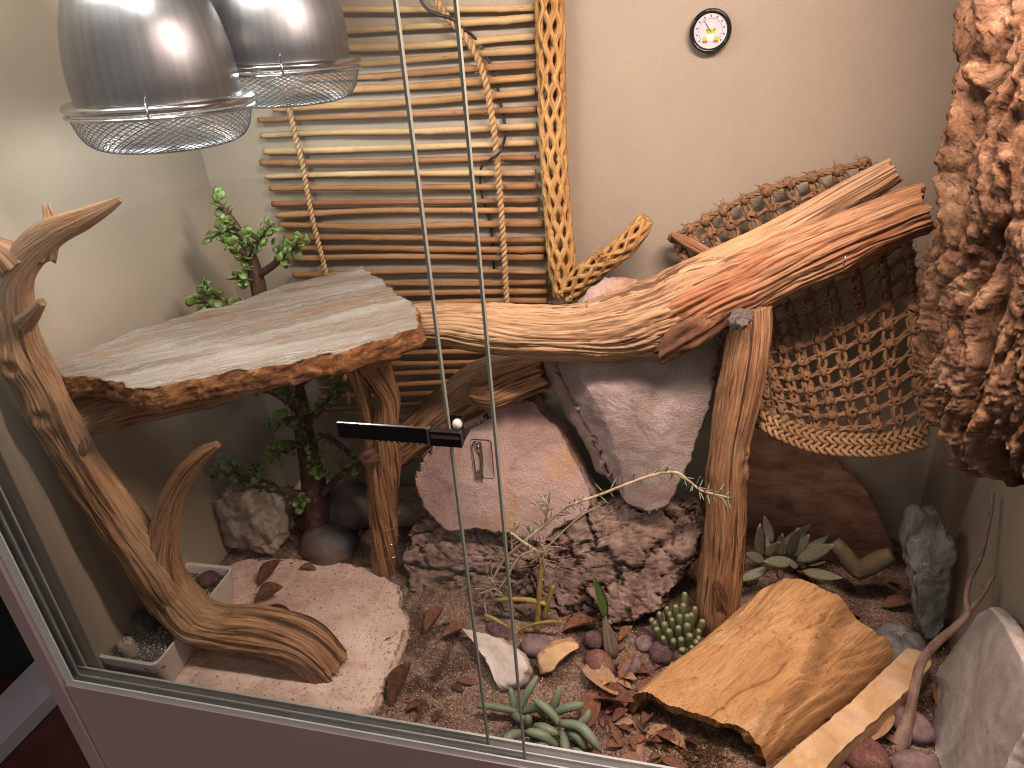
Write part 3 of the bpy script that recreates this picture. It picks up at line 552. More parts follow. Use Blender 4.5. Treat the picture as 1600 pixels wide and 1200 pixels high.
# tan stone bar at the right front
m_bar = quartz('tan_bar', (178, 140, 98), (204, 168, 122), (218, 188, 148), (190, 150, 130), .5, 16, (1, 1, 1), [(260, (1, 1, 1), .68, .72, (90, 58, 40), .8), (26, (1, 1, 1), .58, .68, (196, 138, 76), .6)], .75, .4, .001)
br = MB(); slab(br, [(0.1084,0.0247,-0.0147),(0.1503,0.075,-0.0127),(0.2012,0.1273,-0.009),(0.2582,0.1888,-0.0035),(0.3141,0.2503,0.0021),(0.3362,0.2497,0.0021),(0.3411,0.23,0.0003),(0.2879,0.1675,-0.0055),(0.2453,0.1227,-0.0094),(0.2035,0.0796,-0.0124),(0.1663,0.0356,-0.0144)], (0, 0, 1), .05, .0035, .002, 60, .0015, 60, strata=.002, seed=81, bev=.06); put('stone_bar', br, m_bar, label='long narrow tan stone bar beside the hollow wood at right front', cat='stone')
# pale rough rock and smooth stones at the back left
m_chalk = quartz('chalky_rock', (140, 124, 108), (182, 166, 150), (206, 194, 182), (120, 98, 80), .5, 40, (1, 1, .5), [(200, (1, 1, 1), .62, .7, (98, 80, 68), .5)], .95, 1, .003)
ck = MB(); blob(ck, (-0.7502,0.345,0.0355), (.058, .042, .066), .34, 2.1, 83, 80, 110, sq=.62); put('pale_rock', ck, m_chalk, label='rough pale rock behind the flat stone under the jade bush', cat='rock')
m_smooth = quartz('smooth_stone', (56, 52, 56), (80, 74, 76), (104, 95, 91), (112, 84, 64), .6, 14, rough=.6, bump=.3)
for pos, r_, sd, lb in (((-0.6225,0.36,-0.0274), (.055, .05, .04), 85, 'smooth dark grey stone at the foot of the jade bush'), ((-0.5996,0.42,0.0177), (.06, .05, .045), 86, 'smooth brownish stone behind the twisted post'), ((-0.5408,0.37,-0.0476), (.02, .016, .012), 87, 'small flat brown stone beside the twisted post')):
    s_ = MB(); blob(s_, pos, r_, .14, 1.4, sd, 28, 36); put('smooth_stone', s_, m_smooth, label=lb, cat='stone')
lgd = MB(); slab(lgd, [(-.74, .44, -.01), (-.48, .44, -.01), (-.44, .49, -.005), (-.46, .525, -.005), (-.76, .525, -.005)], (0, 0, 1), .03, .006, .003, 30, .002, 30, seed=89); put('ledge_stone', lgd, m_chalk, label='pale flat ledge stone along the back wall behind the jade bush', cat='stone')
# two small stones in the middle foreground
m_small = quartz('small_quartz', (176, 160, 150), (206, 192, 182), (222, 210, 202), (198, 164, 108), .8, 22, rough=.6, bump=.4)
w1 = MB(); slab(w1, [(-0.316,0.1944,-0.013),(-0.2622,0.1843,-0.009),(-0.2166,0.1656,-0.0107),(-0.199,0.1401,-0.0179),(-0.2127,0.1257,-0.0341),(-0.2383,0.1189,-0.0447),(-0.2592,0.1396,-0.023),(-0.2873,0.1706,-0.0202)], (0, -.35, .93), .03, .003, .002, 60, .0015, 60, bulge=.004, seed=91, bev=.1); put('quartz_stone', w1, m_small, label='white and cream wedge of quartz behind the glass door edge', cat='stone')
w2 = MB(); slab(w2, [(-0.1897,0.1632,-0.0159),(-0.1673,0.1869,-0.0087),(-0.1431,0.1964,-0.0078),(-0.1323,0.1868,-0.0137),(-0.1533,0.17,-0.0203),(-0.1684,0.1562,-0.0365),(-0.1831,0.1524,-0.0419)], (0, -.35, .93), .028, .0028, .002, 60, .0012, 60, bulge=.004, seed=93); put('quartz_stone', w2, m_bar, label='small tan and orange stone just right of the glass door edge', cat='stone')

# ---------------------------------------------------------------- hollow half log (hide)
m_hide = mat('hide_wood', [(0, (166, 120, 78)), (.5, (192, 146, 98)), (1, (208, 168, 122))], 26, (1, 1, .18), [(420, (1, 1, .05), .52, .66, (138, 92, 54), .6), (150, (1, 1, .04), .60, .65, (120, 78, 44), .55), (34, (1, 1, .05), .665, .69, (84, 50, 28), .8), (12, (1, 1, .6), .56, .7, (186, 136, 84), .5)], .85, .8, .002, 420, (1, 1, .06), spec=.2, dist=.9)
L0, R0_, L1, R1_ = [np.array(p) for p in ((-0.0585,0.1232,-0.0543), (0.1208,0.0751,-0.0577), (0.1138,0.3087,-0.0383), (0.3008,0.2439,-0.0435))]
hd = thing('hollow_log', tuple((L0 + R0_ + L1 + R1_) / 4), 'pale hollow half log lying arched on the soil as a hide', 'log')
na, ns = 280, 160
A, S = np.meshgrid(np.linspace(0, math.pi, na), np.linspace(0, 1, ns))
ed = fbm(np.stack([A * 1.3, A * 0, S * 0 + 3], -1), 4, 95)
Sj = S + ((1 - S) ** 6 * -.05 + S ** 6 * .05) * ed
base_l = L0 + (L1 - L0) * Sj[..., None]; base_r = R0_ + (R1_ - R0_) * Sj[..., None]; mid = (base_l + base_r) / 2; half = (base_r - base_l) / 2
hgt = .064 + .036 * Sj + .012 * Sj * np.cos(A) + .012 * np.sin(A * 3 + Sj * 4) * np.sin(A)
cc = np.cos(A); ss = np.sin(A) ** .75
rest = np.stack([A * .09, A * 0 + .03 * np.sin(Sj * 5), Sj * .24], -1)
bumpy = fbm(np.stack([A * 1.8 + .5 * np.sin(Sj * 6), Sj * 1.5, A * 0], -1), 3, 97) * .010 - .0018 * np.clip(1 - np.abs(pn(np.stack([A * 9, Sj * 2.2, A * 0 + 1], -1), 98)) * 2.4, 0, 1) ** 3 + .0005 * pn(np.stack([A * 40, Sj * 8, A * 0], -1), 99)
bumpy = bumpy + .004 * sstep(.55, .9, S) * np.sin(A * 22 + 6 * Sj) * (A < 1.1) * sstep(0, .5, 1.1 - A)
for a0, w0, s0, s1, dp in ((2.05, .5, .02, .50, .006), (1.25, .35, .45, .8, .005), (1.75, .25, .55, .95, .004), (.85, .3, .1, .45, .0035), (1.45, .2, .12, .3, .004), (2.35, .2, .3, .9, .004)):
    bumpy = bumpy - dp * np.exp(-((A - a0 - w0 * (S - .5) - .05 * np.sin(S * 19 + a0 * 7)) / .016) ** 2) * sstep(s0, s0 + .08, S) * (1 - sstep(s1 - .1, s1, S))
bumpy = bumpy + .0035 * np.sin((A + .35 * np.sin(Sj * 4.2)) * 26) * sstep(1.9, 2.6, A) * .6 + .010 * np.exp(-(((A - .75) / .22) ** 2 + ((S - .93) / .10) ** 2))
bumpy = bumpy - .011 * np.exp(-((A - 2.25 - .25 * np.sin(S * 5)) / .13) ** 2) * sstep(.1, .5, S) + .007 * np.exp(-((A - 2.0 - .25 * np.sin(S * 5)) / .12) ** 2) * sstep(.1, .5, S) - .006 * np.exp(-((A - 1.2 - .2 * S) / .2) ** 2) * (1 - sstep(.3, .8, S))
P_out = mid - half * cc[..., None] + np.array([0, 0, 1.]) * (ss * (hgt + bumpy))[..., None] - half * (cc * bumpy * 6)[..., None] * .2
nrm = np.stack([np.zeros_like(A), np.zeros_like(A), np.ones_like(A)], -1) * ss[..., None] - half / np.linalg.norm(half, axis=-1)[..., None] * cc[..., None]
th_ = .012 + .005 * pn(np.stack([A * 3, Sj * 3, A * 0], -1), 100)
P_in = P_out - nrm * th_[..., None]
sh = MB(); sh.grid(P_out, rest=rest, flip=True); put('outer_shell', sh, m_hide, hd)
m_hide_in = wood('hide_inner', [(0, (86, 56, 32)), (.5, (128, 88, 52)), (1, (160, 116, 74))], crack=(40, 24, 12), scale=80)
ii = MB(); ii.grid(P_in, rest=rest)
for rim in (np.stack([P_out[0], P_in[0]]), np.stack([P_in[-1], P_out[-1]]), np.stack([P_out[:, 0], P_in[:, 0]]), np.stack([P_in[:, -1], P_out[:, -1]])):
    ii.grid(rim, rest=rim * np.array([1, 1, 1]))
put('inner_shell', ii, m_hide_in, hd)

# ---------------------------------------------------------------- cork bark on the right wall
m_cork = mat('cork_bark', [(0, (64, 44, 34)), (.4, (112, 82, 62)), (.7, (136, 104, 80)), (1, (164, 134, 108))], 48, (1, 1, .8), [(60, (1, 1, 1), .58, .66, (158, 112, 70), .5), (26, (1, 1, .6), .56, .68, (112, 86, 76), .6), (240, (1, 1, 1), .6, .68, (78, 46, 32), .6)], .95, 1, .003, 180, (1, 1, .8), spec=.12)
cb = MB(); n_, seg = 330, 260
path = np.array([(.335, .2, 1.03, .118), (.335, .2, .85, .122), (.338, .2, .72, .120), (.345, .2, .60, .113), (.350, .2, .52, .112), (.354, .2, .455, .120), (.358, .2, .41, .116), (.366, .2, .375, .092), (.376, .2, .352, .06), (.384, .2, .345, .02)])
Sx = spline(path, n_); TH = np.linspace(.55 * math.pi - .35, 1.45 * math.pi + .35, seg)
TH2 = np.broadcast_to(TH, (n_, seg)); zz = np.broadcast_to(Sx[:, 2:3], (n_, seg)); rr = np.broadcast_to(Sx[:, 3:4], (n_, seg))
arc = np.stack([np.cos(TH2) * 1.0, np.sin(TH2) * 1.0, zz * 10], -1); U = np.stack([TH2 * .12, zz, zz * 0], -1)
wv = fbm(np.stack([U[..., 0] * 16, U[..., 1] * 9, zz * 0], -1), 3, 201)
Uw = U + np.stack([wv * .022, wv * .03, wv * 0], -1)
d1, d2, c1 = worley(Uw * np.array([24, 6.5, 1.]), 203); e1, e2, c2 = worley(Uw * np.array([70, 20, 1.]), 205); f1, f2, c3 = worley(Uw * np.array([170, 70, 1.]), 207)
hgt = .010 * (c1 - .5) - .008 * (1 - sstep(0, .10, d2 - d1)) + .0022 * (c2 - .5) - .003 * (1 - sstep(0, .16, e2 - e1)) - .0026 * (1 - sstep(0, .3, f2 - f1)) + fbm(U * np.array([260, 150, 1.]), 4, 209) * .0032 + fbm(U * np.array([90, 60, 1.]), 3, 219) * .004 + fbm(arc * 1.2, 2, 211) * .012 + .0005 * np.sin(zz * 1100 + wv * 9 + c1 * 40)
foot = sstep(.47, .38, zz); hgt = hgt + .003 * foot * np.sin(zz * 260 + 9 * wv + c1 * 5)
fur = np.clip(1 - np.abs(pn(np.stack([Uw[..., 0] * 26, Uw[..., 1] * 2.6, zz * 0], -1), 215)) * 3.0, 0, 1) ** 2.5; fur2 = np.clip(1 - np.abs(pn(np.stack([Uw[..., 0] * 60, Uw[..., 1] * 7, zz * 0], -1), 216)) * 2.6, 0, 1) ** 3; hgt = hgt - .030 * fur - .009 * fur2 + .008
rad = rr + hgt
V = np.stack([Sx[:, 0:1] + np.cos(TH2) * rad, Sx[:, 1:2] + np.sin(TH2) * rad * 1.05, zz + fbm(arc * 3, 2, 213) * .03 * foot], -1)
V[..., 0] = np.minimum(V[..., 0], .3885)
cb.grid(V, rest=np.stack([TH2 * .11 + hgt, hgt, zz], -1)); put('cork_bark', cb, m_cork, label='big deeply fissured piece of cork bark hanging on the right wall', cat='cork bark')

# ================================================================ dome lamps
k = NT('brushed_steel'); co = k.N('ShaderNodeAttribute', attribute_name='rest').outputs['Vector']
nz = k.noise(co, 120, (1, 1, .03), 4, .6); k.L(k.ramp(nz, [(0, (104, 104, 107)), (1, (148, 147, 150))]), k.b.inputs['Base Color']); k.b.inputs['Metallic'].default_value = 1
k.L(k.rng(k.noise(co, 9, (1, 1, 1), 4), .3, .7, .28, .42), k.b.inputs['Roughness']); k.b.inputs['Anisotropic'].default_value = .6
bp = k.N('ShaderNodeBump'); bp.inputs['Strength'].default_value = .06; bp.inputs['Distance'].default_value = .0006; k.L(nz, bp.inputs['Height']); k.L(bp.outputs[0], k.b.inputs['Normal']); m_steel = k.m
k = NT('rim_steel'); k.b.inputs['Base Color'].default_value = (*lin((176, 174, 174)), 1); k.b.inputs['Metallic'].default_value = 1; k.b.inputs['Roughness'].default_value = .2; m_rim = k.m
k = NT('guard_wire'); k.b.inputs['Base Color'].default_value = (*lin((96, 93, 92)), 1); k.b.inputs['Metallic'].default_value = .9; k.b.inputs['Roughness'].default_value = .35; m_wire = k.m
k = NT('bulb_glass'); k.b.inputs['Base Color'].default_value = (.8, .78, .72, 1); k.b.inputs['Roughness'].default_value = .25; m_bulb = k.m
def lathe(mb, prof, seg=64, c=(0, 0, 0), scale_rest=1.):
    th = np.arange(seg) / seg * 2 * math.pi
    V = np.array([[(c[0] + r * math.cos(a), c[1] + r * math.sin(a), c[2] + z) for a in th] for r, z in prof])
    rest = np.array([[(.1 * math.cos(a), .1 * math.sin(a), z) for a in th] for r, z in prof]); return mb.grid(V, cv=True, rest=rest, flip=True)
outer = spline([(.0955, .004), (.0962, .03), (.0935, .06), (.0870, .09), (.0760, .118), (.0610, .142), (.044, .158), (.028, .166)], 40)
def lamp_parts(root):
    c = tuple(root.location)
    inner = [(r - .0012, z) for r, z in outer[::-1]]
    d = MB(); lathe(d, [tuple(q) for q in outer] + inner, 96, c); put('dome', d, m_steel, root)
    cap = MB(); lathe(cap, [(.029, .1665), (.030, .175), (.030, .22), (.024, .226), (.001, .226)], 40, c); put('socket_cap', cap, m_lock, root)
    rm = MB(); a = np.linspace(0, 2 * math.pi, 97)
    lathe(rm, [(.0965, .0035), (.104, .0045), (.109, .0032), (.1115, 0), (.1105, -.0042), (.107, -.006), (.1025, -.0045), (.0985, -.001), (.0965, .0035)], 96, c); put('rim', rm, m_rim, root)
    rm2 = MB(); lathe(rm2, [(.1085 + .0022 * math.cos(t), -.0098 + .0022 * math.sin(t)) for t in np.linspace(0, 2 * math.pi, 9)], 96, c); put('guard_ring', rm2, m_rim, root)
    gp = spline([(.106, -.010), (.1025, -.022), (.098, -.035), (.088, -.046), (.070, -.052), (.035, -.055), (.004, -.056)], 26)
    g = MB()
    for s_ in (-1, 1):
        for i in range(60):
            a0 = i / 60 * 2 * math.pi; al = a0 + s_ * np.linspace(0, 1.55, 26) ** 1.0
            tube(g, np.stack([c[0] + gp[:, 0] * np.cos(al), c[1] + gp[:, 0] * np.sin(al), c[2] + gp[:, 1]], 1), .00055, 4, smooth=False, cap=False)
    put('wire_guard', g, m_wire, root)
    for an in (-1.05, 2.2):
        cl = MB(); p = np.array([c[0] + .105 * math.cos(an), c[1] + .105 * math.sin(an), c[2]]); o = np.array([math.cos(an), math.sin(an), 0])
        tube(cl, [p + o * .008 + (0, 0, -.012), p + o * .010 + (0, 0, 0), p + o * .003 + (0, 0, .008), p - o * .004 + (0, 0, .014)], .0013, 6); put('clip', cl, m_rim, root)
    b = MB(); lathe(b, [(.012, .156), (.014, .14), (.027, .112), (.0295, .092), (.026, .074), (.014, .063), (.001, .060)], 32, c); put('bulb', b, m_bulb, root)
def lamp_light(root, power, col):
    l = bpy.data.lights.new('bulb_light', 'POINT'); l.energy = power; l.color = col; l.shadow_soft_size = .025
    o = bpy.data.objects.new('bulb_light', l); COL.objects.link(o); o.parent = root; o.location = (0, 0, .012)
for p, pw, lb in (((-0.5964,0.2,0.7517), 2.9, 'near brushed steel dome lamp with wire guard at top left'), ((-0.5278,0.36,0.7782), 2.8, 'farther brushed steel dome lamp half behind the first')):
    r_ = thing('dome_lamp', p, lb, 'lamp', 'steel dome lamps'); lamp_parts(r_); r_.scale = (.92, .92, .92); r_.rotation_euler = (0, .03, 0); lamp_light(r_, pw, (.95, .98, 1))

# ================================================================ stick screen on the back wall
SW = [((-0.5378,0.521,0.8379), (-0.2206,0.521,0.8208)), ((-0.5486,0.521,0.8109), (-0.2213,0.521,0.8076)), ((-0.5536,0.521,0.7872), (-0.2226,0.521,0.7832)), ((-0.553,0.521,0.7644), (-0.2234,0.521,0.768)), ((-0.5941,0.521,0.7487), (-0.2244,0.521,0.7476)), ((-0.6093,0.521,0.7302), (-0.2252,0.521,0.7327)), ((-0.6483,0.521,0.7076), (-0.2281,0.521,0.7134)), ((-0.682,0.521,0.6917), (-0.2274,0.521,0.6918)), ((-0.6843,0.521,0.6693), (-0.2287,0.521,0.6664)), ((-0.6837,0.521,0.6444), (-0.2299,0.521,0.6431)), ((-0.6942,0.521,0.6265), (-0.233,0.521,0.6221)), ((-0.6928,0.521,0.6038), (-0.234,0.521,0.6026)), ((-0.6883,0.521,0.5838), (-0.2332,0.521,0.5817)), ((-0.6898,0.521,0.5583), (-0.2313,0.521,0.5604)), ((-0.6853,0.521,0.542), (-0.232,0.521,0.5467)), ((-0.684,0.521,0.5223), (-0.2252,0.521,0.5208)), ((-0.6802,0.521,0.5022), (-0.2232,0.521,0.4975)), ((-0.6739,0.521,0.4819), (-0.2239,0.521,0.483)), ((-0.6801,0.521,0.4659), (-0.2265,0.521,0.4705)), ((-0.6781,0.521,0.4369), (-0.2225,0.521,0.4462)), ((-0.6683,0.521,0.4193), (-0.2244,0.521,0.4269)), ((-0.6729,0.521,0.3989), (-0.2241,0.521,0.4105)), ((-0.6709,0.521,0.3795), (-0.2248,0.521,0.395)), ((-0.6688,0.521,0.3598), (-0.2235,0.521,0.3772)), ((-0.6707,0.521,0.3398), (-0.2243,0.521,0.359)), ((-0.6725,0.521,0.3195), (-0.2251,0.521,0.3405)), ((-0.6731,0.521,0.2989), (-0.2324,0.521,0.3239)), ((-0.6737,0.521,0.2781), (-0.2353,0.521,0.3085)), ((-0.6759,0.521,0.2555), (-0.2361,0.521,0.2916)), ((-0.6767,0.521,0.2326), (-0.2371,0.521,0.2722)), ((-0.6774,0.521,0.2107), (-0.238,0.521,0.2524)), ((-0.6793,0.521,0.1884), (-0.2446,0.521,0.2345)), ((-0.6778,0.521,0.1631), (-0.2512,0.521,0.2164))]
m_stick = [mat('stick_%s' % n_, st_, 90, (1, 1, .06), [(24, (1, 1, .4), .55, .7, dk, .6), (300, (1, 1, .3), .62, .7, tuple(int(v * .6) for v in dk), .5)], .7, .5, .0008, 260, (1, 1, .2), rnd=.12) for n_, st_, dk in (('pale', [(0, (150, 122, 84)), (1, (194, 166, 122))], (132, 98, 62)), ('brown', [(0, (112, 74, 46)), (1, (154, 110, 72))], (92, 60, 36)), ('tan', [(0, (136, 98, 62)), (1, (178, 138, 94))], (112, 76, 46)))]
ss_ = thing('stick_screen', (-.42, YB - .01, .2), 'screen of horizontal peeled willow sticks tied with twine on the back wall', 'stick screen')
rnd = random.Random(4)
for i, (a, b) in enumerate(SW):
    a = np.array(a); b = np.array(b); nn = 9; t = np.linspace(0, 1, nn)[:, None]; P = a + (b - a) * t
    ph = rnd.uniform(0, 6); am = rnd.uniform(.0008, .0028)
    P[:, 2] += am * np.sin(t[:, 0] * rnd.uniform(3, 7) + ph); P[:, 1] += .0015 * np.sin(t[:, 0] * 5 + ph * 2) + rnd.uniform(-.001, .001)
    r0 = rnd.uniform(.0044, .0056); flip = rnd.random() < .3
    rr = r0 * (1 + (.18 if not flip else -.18) * (t[:, 0] - .5)) * (1 + .05 * np.sin(t[:, 0] * 19 + ph))
    m_ = MB(); limb(m_, np.concatenate([P, rr[:, None]], 1), seg=14, res=.007, amp=.10, groove=.03, gf=1.2, seed=300 + i, jag=.2, knots=((rnd.uniform(.1, .4), rnd.uniform(2.5, 5.5), .006, .0022), (rnd.uniform(.5, .95), rnd.uniform(2.5, 5.5), .006, .0022)))
    mm = m_stick[0] if (i < 4 or i in (8, 9, 11)) else (m_stick[1] if (i in (10, 12, 13) or i > 14) else m_stick[2]); put('stick', m_, mm, ss_)
m_twine = mat('twine', [(0, (136, 102, 68)), (.5, (176, 142, 102)), (1, (204, 174, 132))], 400, (1, 1, .2), rough=.9, bump=.6, bdist=.0006, spec=.15)
def snake(path, dy):
    P = spline(path, 120); z0 = [s[0][2] for s in SW]
    P[:, 1] -= dy; return P
m_ = MB(); twist_rope(m_, [(-0.6206,0.512,0.7543),(-0.6171,0.51,0.7085),(-0.6158,0.51,0.6658),(-0.6134,0.51,0.6264),(-0.6144,0.51,0.5808),(-0.6141,0.51,0.5281),(-0.6116,0.51,0.4843),(-0.6089,0.51,0.4391),(-0.6084,0.51,0.3561),(-0.6117,0.51,0.2677),(-0.6132,0.51,0.1845)], .0040, 2, .016, 6, .002, 5, 160); put('twine', m_, m_twine, ss_)
m_ = MB(); twist_rope(m_, [(-0.3687,0.508,0.8628),(-0.3526,0.508,0.8268),(-0.3261,0.508,0.7957),(-0.3098,0.508,0.7704),(-0.298,0.508,0.734),(-0.2934,0.508,0.6996),(-0.2902,0.508,0.6552),(-0.289,0.508,0.6092),(-0.2885,0.508,0.5515),(-0.2889,0.508,0.4909),(-0.2901,0.508,0.4326),(-0.2901,0.508,0.3428),(-0.2924,0.508,0.2462)], .0046, 2, .018, 6, .002, 6, 220); put('twine', m_, m_twine, ss_)
k = NT('black_rubber'); k.b.inputs['Base Color'].default_value = (.012, .012, .014, 1); k.b.inputs['Roughness'].default_value = .4; m_rub = k.m
put('probe_cable', tube(MB(), [(-0.3832,0.5,0.8713),(-0.3767,0.5,0.8363),(-0.358,0.5,0.8217),(-0.3379,0.502,0.8156),(-0.3254,0.508,0.802),(-0.3099,0.52,0.7862),(-0.29,0.524,0.745),(-0.2825,0.526,0.7015),(-0.2772,0.524,0.6614),(-0.2807,0.5,0.6381),(-0.2985,0.5,0.6248),(-0.3189,0.522,0.61),(-0.3235,0.526,0.5725),(-0.3138,0.528,0.5215),(-0.3135,0.528,0.4474)], .0021, 7), m_rub, label='thin black probe cable threaded between the willow sticks', cat='cable')

# ================================================================ cholla wood
m_cholla = wood('cholla_wood', [(0, (160, 116, 66)), (.5, (188, 144, 90)), (1, (208, 170, 116))], crack=(120, 76, 36), crack_amt=.5, scale=180)
def cholla(mb, path, ns=9, period=.042, sr=.0034, seed=0, flare=1.):
    path = np.array(path, float); n = int(plen(path) / .0032); Sx = spline(path, n); P = Sx[:, :3]; R = Sx[:, 3]; T, N, B = frames(P)
    s = np.concatenate([[0], np.cumsum(np.linalg.norm(np.diff(P, axis=0), axis=1))])
    for k_ in range(ns * 2):
        ph = math.pi if k_ % 2 else 0
        wob = .55 * pn(np.stack([s * 14, np.full(n, k_ * 3.7), np.full(n, seed)], -1), seed)
        a = k_ / (ns * 2) * 2 * math.pi + (math.pi / (ns * 2)) * 1.02 * np.sin(s / period * 2 * math.pi + ph) + .35 * wob + s * 1.5
        rad = R * (1 + .10 * pn(np.stack([s * 22, np.full(n, k_ * 1.3), np.zeros(n)], -1), seed + 1))
        Q = P + N * (np.cos(a) * rad)[:, None] + B * (np.sin(a) * rad)[:, None]
        rr = sr * (1 + .5 * pn(np.stack([s * 60, np.full(n, k_ * 2.1), np.zeros(n)], -1), seed + 2))
        tube(mb, np.concatenate([Q, rr[:, None]], 1), 1, 6, n=n)
    return mb
ch = thing('cholla_branch', (-0.1952,0.5,0.4101), 'yellow cholla cactus skeleton with lens-shaped holes on the back wall', 'cholla wood')
m_ = MB(); cholla(m_, [(-0.2007,0.512,0.8501,0.0153),(-0.2016,0.51,0.7815,0.0166),(-0.2022,0.508,0.7167,0.0162),(-0.2033,0.508,0.6479,0.0158),(-0.2021,0.508,0.5839,0.0162),(-0.1994,0.508,0.5261,0.0166),(-0.1963,0.506,0.4661,0.018),(-0.1917,0.504,0.4119,0.0153)], 7, .043, .0046, 401); put('stem', m_, m_cholla, ch)
m_ = MB(); cholla(m_, [(-0.1888,0.5,0.4177,0.0172),(-0.1621,0.49,0.449,0.0148),(-0.1265,0.482,0.4762,0.0135),(-0.0974,0.476,0.5007,0.0132),(-0.0787,0.472,0.5237,0.0111),(-0.0653,0.47,0.5427,0.0073)], 6, .034, .0042, 405); put('side_arm', m_, m_cholla, ch)
m_ = MB()
for q in range(26):
    a = np.array((-0.1297,0.47,0.4859)) + np.array([rnd.gauss(0, .006), rnd.gauss(0, .004), rnd.gauss(0, .004)]); d = np.array([rnd.gauss(-.2, .6), rnd.gauss(-.2, .5), rnd.uniform(.2, 1)]) * .010
    tube(m_, [a, a + d * .5, a + d], .0007, 4, n=4)
put('frayed_fibres', m_, m_cholla, ch)

# ================================================================ round gauge on the back wall
k = NT('gloss_black'); k.b.inputs['Base Color'].default_value = (.010, .010, .011, 1); k.b.inputs['Roughness'].default_value = .12; m_gb = k.m
def flat(name, rgb, rough=.5):
    k = NT(name); k.b.inputs['Base Color'].default_value = (*lin(rgb), 1); k.b.inputs['Roughness'].default_value = rough; return k.m
gc = np.array((0.0097,0.532,0.7769)); ga = thing('dial_gauge', tuple(gc), 'small round black-rimmed dial gauge on the back wall', 'gauge')
def disc(mb, c, r, y, seg=40):
    a = np.arange(seg) / seg * 2 * math.pi; V = [(c[0] + r * math.cos(t), y, c[2] + r * math.sin(t)) for t in a]; return mb.add(V, [tuple(range(seg))[::-1]])
RG = .0268; m_ = MB(); th = np.arange(64) / 64 * 2 * math.pi
m_.grid(np.array([[(gc[0] + r * math.cos(a), gc[1] - y, gc[2] + r * math.sin(a)) for a in th] for r, y in ((RG * .94, 0), (RG, .004), (RG * 1.0, .010), (RG * .97, .0135), (RG * .90, .0145), (RG * .83, .0135), (RG * .79, .0095), (RG * .01, .0092))]), cv=True); put('rim', m_, m_gb, ga)
fy = gc[1] - .0098
face = put('dial_face', disc(MB(), gc, RG * .785, fy), flat('dial_white', (190, 178, 184)), ga, smooth=False)
m_ink = flat('dial_ink', (70, 66, 90)); yk = fy - .0003
def arcband(mb, c, r0, r1, a0, a1, y, n=40):
    t = np.radians(np.linspace(a0, a1, n)); return mb.grid(np.array([[(c[0] + r * math.cos(a), y, c[2] + r * math.sin(a)) for a in t] for r in (r0, r1)]))
put('scale_arc', arcband(MB(), gc, RG * .545, RG * .565, -40, 220, yk), m_ink, face, smooth=False)
put('scale_arc', arcband(MB(), gc, RG * .40, RG * .44, 20, 160, yk), flat('dial_grey', (170, 164, 176)), face, smooth=False)
m_ = MB()
for i in range(11):
    a = math.radians(-40 + 26 * i); p = gc + np.array([math.cos(a), 0, math.sin(a)]) * RG * .66; o = np.array([math.cos(a), 0, math.sin(a)]) * .0012; q = np.array([-math.sin(a), 0, math.cos(a)]) * .0009
    m_.add([(*(p + s1 * o + s2 * q)[[0]], yk, (p + s1 * o + s2 * q)[2]) for s1, s2 in ((-1, -1), (1, -1), (1, 1), (-1, 1))], [(0, 1, 2, 3)])
put('scale_marks', m_, m_ink, face, smooth=False)
a = math.radians(124); d = np.array([math.cos(a), 0, math.sin(a)]); q = np.array([-d[2], 0, d[0]]) * .0005; p0 = gc - d * .001; p1 = gc + d * RG * .66
put('needle', MB().add([(v[0], yk - .0012, v[2]) for v in (p0 - q, p0 + q, p1 + q * .4, p1 - q * .4)], [(0, 1, 2, 3)]), flat('needle_ink', (30, 28, 34)), ga, smooth=False)
def blot(mb, x, z, rx, rz, y, n=18): return mb.add([(gc[0] + RG * (x + rx * math.cos(t)), y, gc[2] + RG * (z + rz * math.sin(t))) for t in np.arange(n) / n * 2 * math.pi], [tuple(range(n))])
em = MB(); blot(em, .02, -.02, .2, .12, yk - .0004); blot(em, -.16, .06, .07, .07, yk - .0004); blot(em, .2, .07, .07, .07, yk - .0004); blot(em, -.26, -.34, .14, .10, yk - .0004); blot(em, .30, -.34, .14, .10, yk - .0004); put('green_emblem', em, flat('emblem_green', (150, 176, 58)), face, smooth=False)
em = MB(); blot(em, .02, -.26, .19, .2, yk - .0002); put('pale_emblem', em, flat('emblem_pale', (236, 214, 204)), face, smooth=False)
em = MB(); [blot(em, x, -.47, .035, .06, yk - .0006) for x in (-.32, -.24, -.16, .2, .28, .36)]; blot(em, -.17, .08, .03, .03, yk - .0006); blot(em, .21, .09, .03, .03, yk - .0006); put('red_emblem', em, flat('emblem_red', (150, 62, 54)), face, smooth=False)

# ================================================================ woven net hammock
m_grass = mat('seagrass', [(0, (92, 66, 47)), (.5, (132, 98, 70)), (1, (162, 128, 96))], 320, (1, 1, .06), [(40, (1, 1, .4), .55, .7, (122, 78, 46), .5)], .8, .7, .001, 500, (1, 1, .06), spec=.25)
m_grass_l = mat('seagrass_light', [(0, (112, 82, 55)), (.5, (150, 116, 80)), (1, (180, 146, 106))], 320, (1, 1, .06), rough=.8, bump=.7, bdist=.001, bscale=500, bstretch=(1, 1, .06), spec=.25)
top = spline([(-0.0277,0.5,0.5062),(0.0233,0.5,0.5361),(0.0819,0.5,0.5671),(0.1465,0.5,0.5877),(0.2159,0.5,0.6062)], 60)
bot = spline([(0.1032,0.345,0.3037),(0.1329,0.338,0.2896),(0.1703,0.334,0.2786),(0.2106,0.334,0.2757),(0.2582,0.338,0.2769),(0.3098,0.35,0.2874)], 60)
lef = spline([(-0.0277,0.5,0.5062),(0.01,0.47,0.4501),(0.057,0.415,0.394),(0.0884,0.37,0.3474),(0.1032,0.345,0.3037)], 60)
